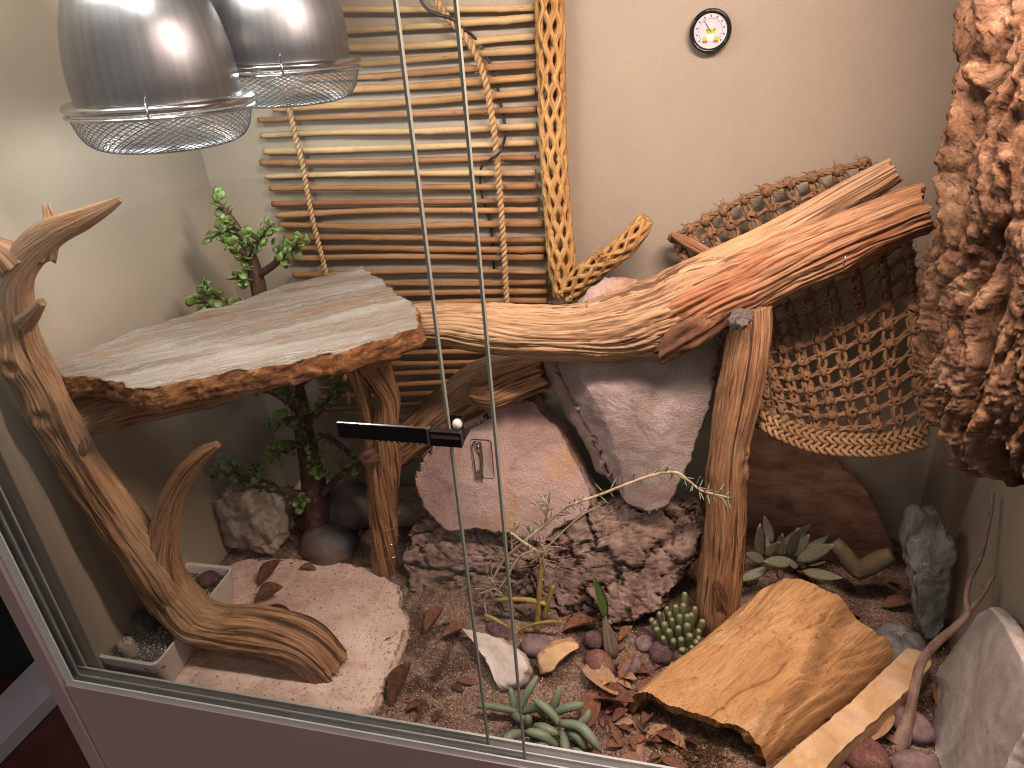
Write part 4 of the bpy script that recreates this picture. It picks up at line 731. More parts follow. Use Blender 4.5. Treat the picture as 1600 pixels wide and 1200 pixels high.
rig = spline([(0.2159,0.5,0.6062),(0.2636,0.48,0.5478),(0.2745,0.43,0.4937),(0.2869,0.385,0.3964),(0.3098,0.35,0.2874)], 60)
def coons(u, v):
    def E(c, t):
        x = np.clip(t, 0, 1) * 59; i = np.minimum(np.floor(x).astype(int), 58); f = (x - i)[..., None]; return c[i] * (1 - f) + c[i + 1] * f
    u = np.asarray(u, float); v = np.asarray(v, float); U = u[..., None]; W = v[..., None]
    P = (1 - W) * E(top, u) + W * E(bot, u) + (1 - U) * E(lef, v) + U * E(rig, v) - ((1 - U) * (1 - W) * top[0] + U * (1 - W) * top[-1] + (1 - U) * W * bot[0] + U * W * bot[-1])
    sag = (np.sin(np.pi * u) * np.sin(np.pi * v) ** .8); P[..., 2] -= .025 * sag; P[..., 1] += .0 * sag; return P
hm = thing('net_hammock', tuple(bot[30]), 'knotted seagrass net hammock hanging behind the log at right', 'hammock')
NU, NV = 9, 17
nrmv = np.array([0, -.8, .6])
def jit(P, s_, a_): return P + np.stack([pn(P * 60 + s_ + 11 * q, 500 + q) for q in range(3)], -1) * a_
for i in range(NU + 1):
    v = np.linspace(0, 1, NV * 10 + 1); m_ = MB()
    for sg in (-1, 1):
        u = i / NU + sg * .019 * np.abs(np.sin(v * NV * math.pi)) ** .8
        P = jit(coons(np.clip(u, 0, 1), v), i * 5 + sg, .0035); tube(m_, P + nrmv * sg * .0012 * np.cos(v * NV * math.pi)[:, None], .0028, 5, smooth=False)
        P2 = jit(coons(np.clip(u + .006 * sg, 0, 1), v), i * 5 + sg + 40, .004); tube(m_, P2 - nrmv * .002, .0023, 5, smooth=False)
    put('warp_rope', m_, m_grass, hm)
for j in range(1, NV):
    u = np.linspace(0, 1, NU * 10 + 1); m_ = MB()
    for sg in (-1, 1):
        v = j / NV + sg * .006 + .004 * np.sin(u * NU * 2 * math.pi + sg)
        P = jit(coons(u, np.clip(v, 0, 1)), j * 7 + sg + 100, .003); tube(m_, P + nrmv * .001 * sg, .0023, 5, smooth=False)
    put('weft_rope', m_, m_grass, hm)
knm = MB(); rk = random.Random(8)
for q in range(7):
    ax = Vector((rk.gauss(0, 1), rk.gauss(0, .5), rk.gauss(0, 1))).normalized(); b1_ = ax.orthogonal().normalized(); b2_ = ax.cross(b1_); a = np.linspace(0, 5.6, 14)
    tube(knm, [tuple(np.array(b1_) * math.cos(t) * .0048 + np.array(b2_) * math.sin(t) * .0048 + np.array(ax) * .0012 * math.sin(t * 2)) for t in a], .0019, 5, smooth=False)
for q in range(10):
    d = np.array([rk.gauss(0, 1) for _ in range(3)]); d /= np.linalg.norm(d); tube(knm, [d * .003, d * .008 + np.array([0, 0, .001]), d * .012], .0004, 3, n=3)
kme = knm.mesh('knot'); kme.materials.append(m_grass)
for i in range(NU + 1):
    for j in range(NV):
        p = coons(np.array(i / NU), np.array(j / NV)) + nrmv * .001
        inst('knot', kme, Matrix.Translation(p) @ Matrix.Rotation(rk.uniform(0, 6.3), 4, 'Z') @ Matrix.Rotation(rk.uniform(0, 6.3), 4, 'X') @ Matrix.Scale(rk.uniform(.9, 1.35) * (1.2 if j == 0 else 1), 4), hm)
def braid(mb, P, wd_, r, pitch, up, n=3):
    T, N, B = frames(P); s = np.concatenate([[0], np.cumsum(np.linalg.norm(np.diff(P, axis=0), axis=1))]); up = np.array(up); side = np.cross(T, up); side /= np.linalg.norm(side, axis=1)[:, None]; up2 = np.cross(side, T)
    for k_ in range(n):
        a = s / pitch * 2 * math.pi + k_ * 2 * math.pi / n
        for off in (-.5, .5):
            tube(mb, P + side * (np.sin(a) * wd_)[:, None] + up2 * (np.sin(2 * a) * wd_ * .32 + off * r * 1.3)[:, None], r, 6, smooth=False)
    return mb
bp_ = spline(bot, 200); m_ = MB()
for o_, q in ((0, 0), (1, .5)):
    braid(m_, bp_ + np.array([0, -.008 * o_, -.0125 * o_]) + np.array([0, 0, .0035]), .0068, .0029, .030, (0, -.7, .7))
put('braided_edge', m_, m_grass_l, hm, label='thick pale braided front edge')
m_ = MB(); twist_rope(m_, spline(rig, 40), .0045, 3, .025, 6, .003, 9); put('edge_rope', m_, m_grass, hm)
m_ = MB(); twist_rope(m_, top + np.array([0, -.002, .002]), .0042, 3, .03, 6, .003, 10); put('edge_rope', m_, m_grass, hm)
wire_tie([(0.0926,0.318,0.4727),(0.094,0.322,0.4263),(0.1036,0.33,0.3776),(0.1161,0.336,0.3176)], hm, .0011)
wire_tie([(0.0157,0.478,0.5124),(0.0127,0.474,0.5024),(0.0078,0.478,0.4937)], hm, .0009)
# curled strip of bark at the hammock's upper corner
m_ = MB(); limb(m_, [(-0.0293,0.485,0.5162,0.0046),(-0.0108,0.478,0.5087,0.0083),(0.0121,0.472,0.4974,0.0092),(0.0347,0.47,0.4868,0.0064)], seg=24, res=.002, seed=411, jag=.8, groove=.2); put('wood_splinter', m_, m_wood_red, label='short reddish wood splinter at the upper left corner of the hammock', cat='wood piece')

# ================================================================ leaves, plants and small things
def leaf_mb(wfn, thick=.12, cup=.1, bend=0., rows=7, seg=6, fold=0., sharp=1.):
    """unit leaf along local y, width in x, upper side +z; closed body"""
    t = np.linspace(0, 1, rows); V = []
    for a in t:
        w_ = max(wfn(a), .012); ring = []
        for q in range(seg):
            th = q / seg * 2 * math.pi; x = math.cos(th) * w_; zt = math.sin(th) * thick * (.25 + .75 * min(1, w_ * 3)) * .5
            ring.append((x, a - 0, zt + cup * (x * x) * 3 + bend * a * a + fold * abs(x)))
        V.append(ring)
    mb = MB(); mb.grid(np.array(V), cv=True, flip=True); n_ = len(V)
    mb.f.append(tuple(range(seg))); mb.f.append(tuple((n_ - 1) * seg + q for q in range(seg))[::-1]); return mb
def lmesh(name, mb, mt):
    me = mb.mesh(name); me.materials.append(mt); return me
m_jade = mat('jade_leaf', [(0, (66, 84, 36)), (.5, (92, 112, 52)), (1, (122, 138, 74))], 14, rough=.35, bump=.1, spec=.5, coord='Object', rnd=.22, sss=.15)
m_jstem = mat('jade_stem', [(0, (52, 34, 30)), (.5, (78, 52, 44)), (1, (112, 82, 68))], 120, (1, 1, .4), [(300, (1, 1, 2), .6, .68, (60, 34, 30), .7)], .75, .6, .001)
obov = lambda a: .45 * math.sin(math.pi * min(1, a ** 1.35 * .96 + .03)) ** .75
jl = lmesh('leaf', leaf_mb(obov, .16, .16, .05), m_jade)
jb = thing('jade_bush', (-0.656,0.3736,-0.0353), 'green small-leaved jade bush growing up behind the stone slab', 'bush')
rj = random.Random(31)
def twig(path, parent, mt=m_jstem, name='branch'):
    return put(name, tube(MB(), path, 1, 8, res=.004), mt, parent)
tw = [[(-0.6531,0.375,-0.0437,0.0289),(-0.6453,0.38,0.0425,0.0258),(-0.6407,0.385,0.1238,0.0205),(-0.6415,0.39,0.2003,0.0167),(-0.6425,0.395,0.2732,0.0152),(-0.6555,0.4,0.3422,0.0139),(-0.6704,0.4,0.4159,0.0125),(-0.6694,0.4,0.465,0.0122),(-0.6698,0.4,0.507,0.009),(-0.6782,0.4,0.5426,0.0064),(-0.6923,0.4,0.5725,0.0049),(-0.7081,0.4,0.5951,0.0029)],
 [(-0.6643,0.4,0.4757,0.0061),(-0.6267,0.395,0.4964,0.0055),(-0.5987,0.39,0.5184,0.0039),(-0.5786,0.385,0.5279,0.0024),(-0.5674,0.385,0.5397,0.0014)], [(-0.6685,0.4,0.4945,0.005),(-0.6751,0.39,0.5141,0.004),(-0.6839,0.385,0.5318,0.0025)], [(-0.6715,0.4,0.509,0.005),(-0.6442,0.395,0.5329,0.0039),(-0.6274,0.39,0.5482,0.0029),(-0.6091,0.388,0.5603,0.0019)],
 [(-0.666,0.4,0.4693,0.0041),(-0.6807,0.39,0.4725,0.003),(-0.6992,0.38,0.4778,0.002)], [(-0.6819,0.4,0.5456,0.004),(-0.698,0.392,0.5499,0.003),(-0.7211,0.385,0.5399,0.0015)], [(-0.6685,0.4,0.4325,0.0062),(-0.6846,0.37,0.4328,0.0051),(-0.7003,0.35,0.4528,0.004),(-0.7206,0.34,0.4831,0.0024)], [(-0.7003,0.35,0.4528,0.003),(-0.7215,0.34,0.454,0.0025),(-0.7382,0.335,0.4514,0.0015)],
 [(-0.6428,0.39,0.2386,0.0077),(-0.6584,0.375,0.2706,0.0065),(-0.6795,0.36,0.2955,0.0053),(-0.6973,0.35,0.3174,0.0042)], [(-0.6415,0.39,0.2003,0.0078),(-0.5914,0.375,0.2503,0.0064),(-0.5432,0.365,0.2922,0.0041),(-0.515,0.36,0.3217,0.0025)], [(-0.639,0.385,0.1775,0.0067),(-0.6669,0.37,0.1715,0.0056),(-0.6925,0.355,0.1591,0.0045)], [(-0.6394,0.385,0.1642,0.0067),(-0.5895,0.365,0.2064,0.0054),(-0.5364,0.345,0.1878,0.0042),(-0.5098,0.335,0.1626,0.0032),(-0.4891,0.33,0.1231,0.0021)],
 [(-0.6459,0.38,0.064,0.0081),(-0.6759,0.36,0.0824,0.008),(-0.7067,0.345,0.1038,0.0068),(-0.7466,0.335,0.1233,0.0056),(-0.7844,0.33,0.1367,0.0039),(-0.8211,0.33,0.1141,0.0023)], [(-0.7473,0.335,0.1205,0.0034),(-0.7651,0.335,0.1485,0.0028),(-0.7731,0.338,0.1632,0.0017)], [(-0.7067,0.345,0.1038,0.0034),(-0.7192,0.345,0.1299,0.0028),(-0.7276,0.346,0.1486,0.0017)], [(-0.6427,0.38,0.0428,0.0047),(-0.6449,0.36,0.0786,0.0034),(-0.666,0.35,0.0626,0.0023)], [(-0.618,0.37,0.0811,0.0069),(-0.5762,0.365,0.123,0.0056),(-0.5308,0.36,0.1607,0.0032)],
 [(-0.6399,0.385,0.2602,0.0054),(-0.6504,0.372,0.2968,0.0042),(-0.6547,0.368,0.3281,0.0031)], [(-0.6353,0.38,0.2258,0.0055),(-0.6527,0.366,0.2327,0.0043),(-0.6799,0.36,0.2217,0.0033)], [(-0.6326,0.38,0.1941,0.0055),(-0.6121,0.366,0.1589,0.0044),(-0.6089,0.362,0.1353,0.0033)], [(-0.6266,0.39,0.2889,0.0054),(-0.5793,0.38,0.32,0.0042),(-0.549,0.375,0.3331,0.0026)]]
for q in tw: twig(q, jb)
def leaves_on(path, n, size, parent, me, rr, t0=.25, spread=1., name='leaf'):
    P = spline(np.array(path)[:, :3], 60); T = np.gradient(P, axis=0)
    for i in range(n):
        k_ = int((t0 + (1 - t0) * (i + rr.random() * .6) / n) * 59); k_ = min(k_, 59); t = Vector(T[k_]).normalized(); s_ = Vector((rr.gauss(0, 1), rr.gauss(-.3, 1), rr.gauss(.1, .8))); s_ -= t * s_.dot(t) * .6
        d = (s_.normalized() + t * .5).normalized(); nn = Vector((rr.gauss(.1, .4), -.8 + rr.gauss(0, .4), .8)); sz = size * rr.uniform(.65, 1.2)
        inst(name, me, frame(Vector(P[k_]) + d * .002, d, nn, sz), parent)
cnt = [0, 14, 9, 12, 7, 10, 10, 8, 14, 14, 12, 8, 13, 7, 7, 6, 3, 12, 12, 11, 10]
for q, n_ in zip(tw, cnt):
    if n_: leaves_on(q, int(n_ * 1.05), .0185, jb, jl, rj, .3)
leaves_on([(-0.6694,0.4,0.465),(-0.6698,0.4,0.507),(-0.6782,0.4,0.5426),(-0.6923,0.4,0.5725),(-0.7092,0.4,0.599)], 40, .018, jb, jl, rj, .05)
leaves_on([(-0.6339,0.375,0.131),(-0.6347,0.38,0.2068),(-0.6336,0.385,0.2667)], 28, .018, jb, jl, rj, .05)
fm = MB(); lf_ = leaf_mb(obov, .16, .16, .05, 5, 5); LV = np.concatenate(lf_.v); LF = list(lf_.f)
for q, n_ in zip(tw, cnt):
    P = spline(np.array(q)[:, :3], 40)
    for i in range(int(n_ * 1.5)):
        p = Vector(P[rj.randrange(8, 40)]) + Vector((rj.gauss(0, .006), rj.gauss(-.002, .006), rj.gauss(0, .006))); d = Vector((rj.gauss(0, 1), rj.gauss(-.3, 1), rj.gauss(.2, .8)))
        M4 = frame(p, d, (rj.gauss(.1, .4), -.8, .8), .013 * rj.uniform(.7, 1.2)); fm.add([tuple(M4 @ Vector(v)) for v in LV], LF)
put('small_leaves', fm, m_jade, jb, kind='stuff')

# ---- finger-leaved succulent at the front
m_finger = mat('finger_leaf', [(0, (86, 100, 78)), (.5, (114, 126, 102)), (1, (142, 150, 126))], 30, (1, 1, .4), [(600, (1, 1, 1), .62, .7, (160, 172, 140), .5)], .5, .25, .0006, spec=.4, sss=.1, rnd=.1)
fgs = [[(-0.2034,0.0843,-0.0391,0.0035),(-0.2223,0.0814,-0.0333,0.0053),(-0.2429,0.0802,-0.0314,0.0053),(-0.259,0.0779,-0.0335,0.0035)], [(-0.2026,0.0845,-0.0391,0.0035),(-0.1965,0.0932,-0.0266,0.0053),(-0.1876,0.1019,-0.011,0.0053),(-0.1784,0.1133,0.0029,0.0035)], [(-0.2082,0.0854,-0.0391,0.0035),(-0.2111,0.0936,-0.0265,0.0053),(-0.2158,0.1015,-0.014,0.0035)], [(-0.1392,0.0665,-0.0282,0.0042),(-0.1522,0.0738,-0.0178,0.006),(-0.1654,0.0801,-0.0124,0.006),(-0.1796,0.0856,-0.0111,0.0043)], [(-0.1538,0.0876,-0.0369,0.0044),(-0.1379,0.09,-0.0248,0.0061),(-0.1226,0.0935,-0.0205,0.006),(-0.1112,0.0984,-0.0202,0.0043)], [(-0.158,0.0946,-0.0415,0.0044),(-0.1521,0.0999,-0.0261,0.0061),(-0.1467,0.1085,-0.0075,0.0035)], [(-0.1388,0.0657,-0.0232,0.0051),(-0.1132,0.0604,-0.0165,0.0067),(-0.096,0.0506,-0.0229,0.0066),(-0.0821,0.0434,-0.0372,0.0033)], [(-0.121,0.0743,-0.0377,0.0043),(-0.1087,0.0804,-0.0274,0.006),(-0.1032,0.0906,-0.0187,0.0034)], [(-0.1382,0.047,-0.049,0.0042),(-0.1559,0.0458,-0.0291,0.0067),(-0.1694,0.046,-0.0251,0.0067),(-0.1841,0.0491,-0.029,0.0042)], [(-0.1876,0.0539,-0.0388,0.0043),(-0.2,0.042,-0.0312,0.0068),(-0.2067,0.033,-0.0335,0.0067),(-0.2121,0.0268,-0.0457,0.0042)], [(-0.1856,0.0668,-0.0461,0.0052),(-0.1837,0.0671,-0.0281,0.006),(-0.1848,0.0701,-0.022,0.0034)], [(-0.1743,0.0658,-0.0382,0.0043),(-0.1597,0.0567,-0.0266,0.0068),(-0.1403,0.0533,-0.0288,0.005)], [(-0.1741,0.0471,-0.043,0.0042),(-0.1583,0.0384,-0.0374,0.0067),(-0.1439,0.0319,-0.0475,0.005)], [(-0.135,0.0566,-0.0306,0.0042),(-0.1284,0.0382,-0.0294,0.0066),(-0.1258,0.0264,-0.0377,0.0057)], [(-0.1327,0.0666,-0.0381,0.0043),(-0.1153,0.0556,-0.0307,0.0067),(-0.101,0.0478,-0.043,0.005)], [(-0.128,0.0462,-0.0531,0.0042),(-0.1157,0.0443,-0.0471,0.0067),(-0.1042,0.046,-0.0491,0.0058)], [(-0.1954,0.088,-0.0419,0.0044),(-0.1765,0.0873,-0.0289,0.0061),(-0.1634,0.0833,-0.0312,0.0043)], [(-0.167,0.0889,-0.0468,0.0044),(-0.1697,0.085,-0.0271,0.0061),(-0.1772,0.0844,-0.0191,0.0043)], [(-0.2114,0.085,-0.0471,0.0044),(-0.1974,0.0741,-0.0377,0.0061),(-0.1846,0.0721,-0.0399,0.0043)]]
fg = thing('finger_succulent', (-0.1532,0.07,-0.058), 'blue-green finger-leaved succulent spilling over the front track', 'succulent')
for q in fgs:
    q = np.array(q); e = spline(q, 12); e[-1, 3] *= .35; e[-2, 3] *= .8
    put('leaf', tube(MB(), e, 1, 10, n=16), m_finger, fg)
# ---- grey-green rosette at the back right
m_ros = mat('rosette_leaf', [(0, (96, 96, 78)), (.5, (122, 120, 98)), (1, (144, 138, 114))], 26, rough=.55, bump=.2, spec=.35, coord='rest', layers=[(40, (1, 1, 1), .66, .74, (130, 60, 70), .5)], rnd=.1)
lanc = lambda a: .115 * (math.sin(math.pi * (a ** .8 * .93 + .05)) ** .8)
rl = lmesh('leaf', leaf_mb(lanc, .13, .8, .26, 9, 6), m_ros)
ro = thing('grey_rosette', (0.1899,0.4396,-0.035), 'grey-green rosette succulent in front of the brown stone disc', 'succulent')
for a, b in (((0.1328,0.4,0.0064), (0.109,0.395,0.0787)), ((0.1478,0.41,0.033), (0.1264,0.415,0.0804)), ((0.1354,0.38,0.0279), (0.1518,0.375,0.0698)), ((0.1573,0.4,0.0164), (0.1631,0.4,0.0636)), ((0.1747,0.395,0.0204), (0.1652,0.385,0.0932)), ((0.1784,0.4,0.0166), (0.2016,0.4,0.0633)), ((0.183,0.385,0.0223), (0.2307,0.375,0.0675)), ((0.1767,0.375,0.0275), (0.1266,0.35,0.0397)), ((0.1337,0.37,0.0285), (0.0952,0.345,0.0549)), ((0.1382,0.36,0.0223), (0.0956,0.34,0.0081)), ((0.1914,0.37,0.0159), (0.239,0.345,0.0249)), ((0.1763,0.385,0.0227), (0.1733,0.345,0.0304)), ((0.158,0.41,0.0079), (0.1981,0.43,0.0593)), ((0.1966,0.39,0.0146), (0.2202,0.36,0.0339)), ((0.1457,0.39,0.0181), (0.1365,0.41,0.0394)), ((0.1898,0.4,0.0181), (0.2273,0.42,0.0427))):
    d = Vector(b) - Vector(a); inst('leaf', rl, frame(Vector(a), d, (rj.gauss(0, .2), -.6, .8), (d.length * 1.45, d.length * 1.12, d.length * 1.1)), ro)
m_win = mat('window_leaf', [(0, (84, 72, 54)), (1, (112, 98, 72))], 30, layers=[(60, (1, 1, 1), .6, .7, (160, 170, 60), .6)], rough=.6, bump=.4, spec=.3)
wp = thing('blunt_leaf_succulent', (0.2889,0.4308,-0.035), 'low succulent with two blunt dusky leaves spread in a V', 'succulent')
put('leaf', tube(MB(), [(0.2701,0.37,0.0233,0.0117),(0.2562,0.375,0.0385,0.0137),(0.24,0.38,0.0571,0.0127),(0.2314,0.385,0.0668,0.0098)], 1, 12, res=.003), m_win, wp)
put('leaf', tube(MB(), [(0.2665,0.37,0.0228,0.0117),(0.2805,0.365,0.0431,0.0144),(0.2956,0.36,0.0643,0.0132),(0.3056,0.358,0.0746,0.0103)], 1, 12, res=.003), m_win, wp)
# ---- cluster of window plants
m_baby = mat('baby_toe', [(0, (66, 72, 44)), (.5, (90, 96, 62)), (1, (114, 116, 80))], 40, rough=.45, bump=.15, spec=.45, coord='Object', rnd=.18, sss=.1)
m_tip = mat('baby_toe_tip', [(0, (118, 118, 88)), (1, (146, 142, 112))], 200, rough=.25, bump=.1, spec=.5, coord='Object')
toe = MB(); pr = [(.001, 0), (.30, .02), (.36, .35), (.42, .7), (.43, .93), (.37, 1.0), (.27, 1.01)]
toe.grid(np.array([[(r * math.cos(a), z, r * math.sin(a)) for a in np.arange(8) / 8 * 2 * math.pi] for r, z in pr]), cv=True); toe_me = lmesh('finger', toe, m_baby)
tp_ = MB(); tp_.grid(np.array([[(r * math.cos(a), z, r * math.sin(a)) for a in np.arange(8) / 8 * 2 * math.pi] for r, z in [(.30, 1.0), (.22, 1.03), (.01, 1.045)]]), cv=True); tip_me = lmesh('window_tip', tp_, m_tip)
bt = thing('baby_toes_cluster', (0.0084,0.2417,-0.0436), 'cluster of stubby olive finger succulents beside the straight post', 'succulent')
tops = [(-0.0322,0.2407,0.005),(-0.0217,0.2483,0.012),(-0.011,0.2564,0.016),(0.0018,0.2584,0.02),(0.0126,0.2587,0.024),(0.0139,0.2751,0.03),(0.0293,0.2591,0.02),(0.041,0.2496,0.006),(0.0359,0.2359,0),(0.0241,0.2474,0.018),(0.0078,0.2421,0.018),(-0.0028,0.2367,0.014),(-0.0134,0.2314,0.01),(-0.024,0.2293,0),(-0.0065,0.2247,0.004),(0.0068,0.2274,0.01),(0.0192,0.2325,0.012),(0.0111,0.2139,0.002),(0.0233,0.2213,0.004),(0.0328,0.2223,-0.008),(0.0005,0.2153,-0.004),(-0.0142,0.2195,-0.006),(0.0279,0.2193,-0.016),(0.0136,0.2102,-0.014),(0.0363,0.2283,-0.006),(-0.0284,0.2392,0.002),(-0.0069,0.2488,0.014),(0.0187,0.244,0.018)]
ctr = Vector((0.0103,0.2397,-0.0438))
for p in tops:
    p = Vector(p); b = ctr + (Vector((p.x, p.y, ctr.z)) - ctr) * .62; b.z = ctr.z - .006; d = p - b
    M4 = frame(b, d, (0, -1, .2), (.0125 * rj.uniform(.85, 1.15), max(d.length, .018), .0125)); f_ = inst('finger', toe_me, M4, bt)
    t_ = bpy.data.objects.new('window_tip', tip_me); COL.objects.link(t_); t_.parent = f_
# ---- sprout with a striped bulb
m_bulbp = mat('striped_bulb', [(0, (62, 52, 44)), (.5, (112, 96, 82)), (1, (160, 140, 122))], 420, (1, 1, .05), rough=.8, bump=.6)
sp = thing('bulb_sprout', (-0.0883,0.2169,-0.0459), 'single-leaved sprout rising from a striped grey bulb among the dark pebbles', 'plant')
put('bulb', tube(MB(), [(-0.0866,0.2104,-0.0465,0.0086),(-0.0888,0.2134,-0.0342,0.0115),(-0.0945,0.2221,-0.0154,0.0086),(-0.0991,0.2298,-0.0007,0.0048),(-0.1005,0.2341,0.0077,0.0029)], 1, 14, res=.002), m_bulbp, sp)
m_gl = mat('green_leaf', [(0, (44, 70, 24)), (1, (74, 100, 40))], 30, (1, 1, .2), rough=.4, bump=.2, spec=.5, coord='Object')
gl_me = lmesh('leaf', leaf_mb(lambda a: .17 * math.sin(math.pi * (a ** .7 * .96 + .02)) ** .8, .03, .4, .10, 9, 6, .25), m_gl)
_a, _b = Vector((-0.0992,0.2314,0.0054)), Vector((-0.125,0.2577,0.0578)); inst('leaf', gl_me, frame(_a, _b - _a, (.9, -.3, .3), ((_b - _a).length * 1.2, (_b - _a).length, (_b - _a).length)), sp)
# ---- grey ribbed cactus
m_cac = mat('grey_cactus', [(0, (92, 92, 88)), (.5, (122, 120, 116)), (1, (146, 142, 136))], 60, rough=.7, bump=.4, spec=.3)
cp = np.array((0.3116,0.2736,-0.0209)); cm = MB()
blob(cm, cp, (.037, .037, .027), .03, 2, 121, 40, 80, fn=lambda u, v: (1 - .16 * (1 - np.abs(np.sin(v * 4 + .4 * np.sin(u)))) ** 2.5 * np.sin(u)) * (1 - .35 * np.exp(-(u / .35) ** 2)))
ct = thing('button_cactus', (cp[0], cp[1], cp[2] - .03), 'squat grey ribbed button cactus behind the hollow log', 'cactus'); put('body', cm, m_cac, ct)
fl = MB()
for i in range(50):
    a = rj.uniform(0, 6.28); r_ = rj.uniform(0, .008); b = cp + np.array([r_ * math.cos(a), r_ * math.sin(a), .019]); tube(fl, [b, b + np.array([rj.gauss(0, .002), rj.gauss(0, .002), .006])], .0006, 3, n=3)
put('woolly_tuft', fl, mat('wool', [(0, (150, 134, 120)), (1, (190, 176, 160))], 90, rough=.95), ct)
# ---- thin sprawling shrublet
m_shr = mat('shrublet_stem', [(0, (120, 100, 46)), (.5, (150, 128, 66)), (1, (176, 156, 96))], 120, (1, 1, .3), rough=.7, bump=.4)
m_shr2 = mat('shrublet_dry', [(0, (150, 128, 104)), (.5, (186, 164, 136)), (1, (214, 196, 170))], 160, (1, 1, .3), rough=.85, bump=.5)
m_ndl = mat('needle_leaf', [(0, (84, 92, 66)), (1, (128, 134, 102))], 40, rough=.6, bump=.1, coord='Object', rnd=.2)
ndl = lmesh('needle', leaf_mb(lambda a: .07 * math.sin(math.pi * (a * .9 + .05)) ** .6, .10, 0, .12, 6, 5), m_ndl)
shb = thing('wiry_shrublet', (-0.2059,0.1956,-0.0479), 'wiry little shrublet with needle leaves sprawling before the stones', 'shrub')
stems = [[(-0.2184,0.225,-0.0852,0.0051),(-0.2406,0.23,-0.0569,0.0046),(-0.2673,0.235,-0.0351,0.004),(-0.2923,0.24,-0.0279,0.003)], [(-0.2142,0.225,-0.0844,0.0051),(-0.2082,0.235,-0.0494,0.0046),(-0.2019,0.24,0.0138,0.0043),(-0.1953,0.245,0.0863,0.0029)], [(-0.2925,0.245,-0.0029,0.0024),(-0.2444,0.24,0.0122,0.0036),(-0.2139,0.24,0.0145,0.0039),(-0.1862,0.24,0.0098,0.0039)], [(-0.1955,0.24,-0.0183,0.004),(-0.1856,0.24,0.0229,0.0039),(-0.1785,0.24,0.0496,0.0029)], [(-0.2139,0.225,-0.0787,0.0034),(-0.2288,0.225,-0.0358,0.003),(-0.1922,0.225,-0.0119,0.0023),(-0.1624,0.225,-0.0068,0.0015)]]
for q in stems: put('stem', tube(MB(), q, 1, 8, res=.004), m_shr, shb)
dry = [[(-0.1953,0.245,0.0863,0.0029),(-0.2007,0.24,0.1117,0.0028),(-0.2213,0.238,0.131,0.0022),(-0.2361,0.236,0.1461,0.0017)], [(-0.1953,0.245,0.0863,0.0029),(-0.1892,0.24,0.1133,0.0024),(-0.1918,0.238,0.1289,0.0019)], [(-0.2879,0.245,0.0019,0.002),(-0.274,0.245,0.0435,0.002),(-0.2496,0.243,0.0904,0.0021),(-0.217,0.24,0.1299,0.0022),(-0.1845,0.238,0.1646,0.0022),(-0.1571,0.236,0.1974,0.0021),(-0.1341,0.235,0.2126,0.0019),(-0.103,0.234,0.2295,0.0019),(-0.073,0.234,0.2471,0.0019),(-0.0358,0.234,0.267,0.0018),(-0.0075,0.234,0.2737,0.0018),(0.009,0.233,0.264,0.0017),(0.0257,0.232,0.2503,0.0015),(0.0499,0.231,0.2454,0.0012),(0.0619,0.231,0.2426,0.0007)],
       [(-0.181,0.237,0.1749,0.0018),(-0.1856,0.233,0.1965,0.0016),(-0.1938,0.23,0.2033,0.0011)], [(-0.184,0.237,0.1712,0.0018),(-0.1778,0.232,0.2036,0.0016),(-0.184,0.23,0.2175,0.0009)], [(-0.2383,0.242,0.1075,0.0019),(-0.235,0.238,0.1411,0.0017),(-0.227,0.236,0.1669,0.0009)], [(-0.2755,0.24,0.0086,0.0016),(-0.2511,0.238,0.0532,0.0016),(-0.2255,0.236,0.1021,0.0015),(-0.1995,0.236,0.1201,0.0014)], [(-0.289,0.24,-0.0273,0.0016),(-0.2892,0.24,0.0064,0.0016),(-0.2739,0.24,0.0286,0.0012),(-0.2592,0.24,0.0204,0.001)], [(-0.2097,0.24,0.0886,0.0013),(-0.1785,0.238,0.1306,0.0013),(-0.1396,0.236,0.1805,0.0013),(-0.1076,0.234,0.2098,0.0009)]]
for q in dry: put('twig', tube(MB(), q, 1, 6, res=.004), m_shr2, shb)
for i_, n_, t0 in ((2, 110, .2), (0, 10, .4), (1, 6, .5), (3, 8, .3), (4, 8, .3), (5, 8, .4), (8, 10, .5)):
    leaves_on(dry[i_], n_, .0145, shb, ndl, rj, t0, name='needle')
m_ = MB()
for q in range(70):
    c_ = np.array((-0.1961,0.238,0.1188)) if q < 26 else np.array((-0.2744,0.243,0.0323)); a = c_ + np.array([rj.gauss(0, .010), rj.gauss(0, .004), rj.gauss(0, .014)]); d = np.array([rj.gauss(0, 1), rj.gauss(0, .5), rj.gauss(0, 1)]) * .006
    tube(m_, [a, a + d + np.array([0, -.001, .001]), a + d * 1.7], .0006, 3, n=4)
put('dry_tangle', m_, m_shr2, shb, kind='stuff')
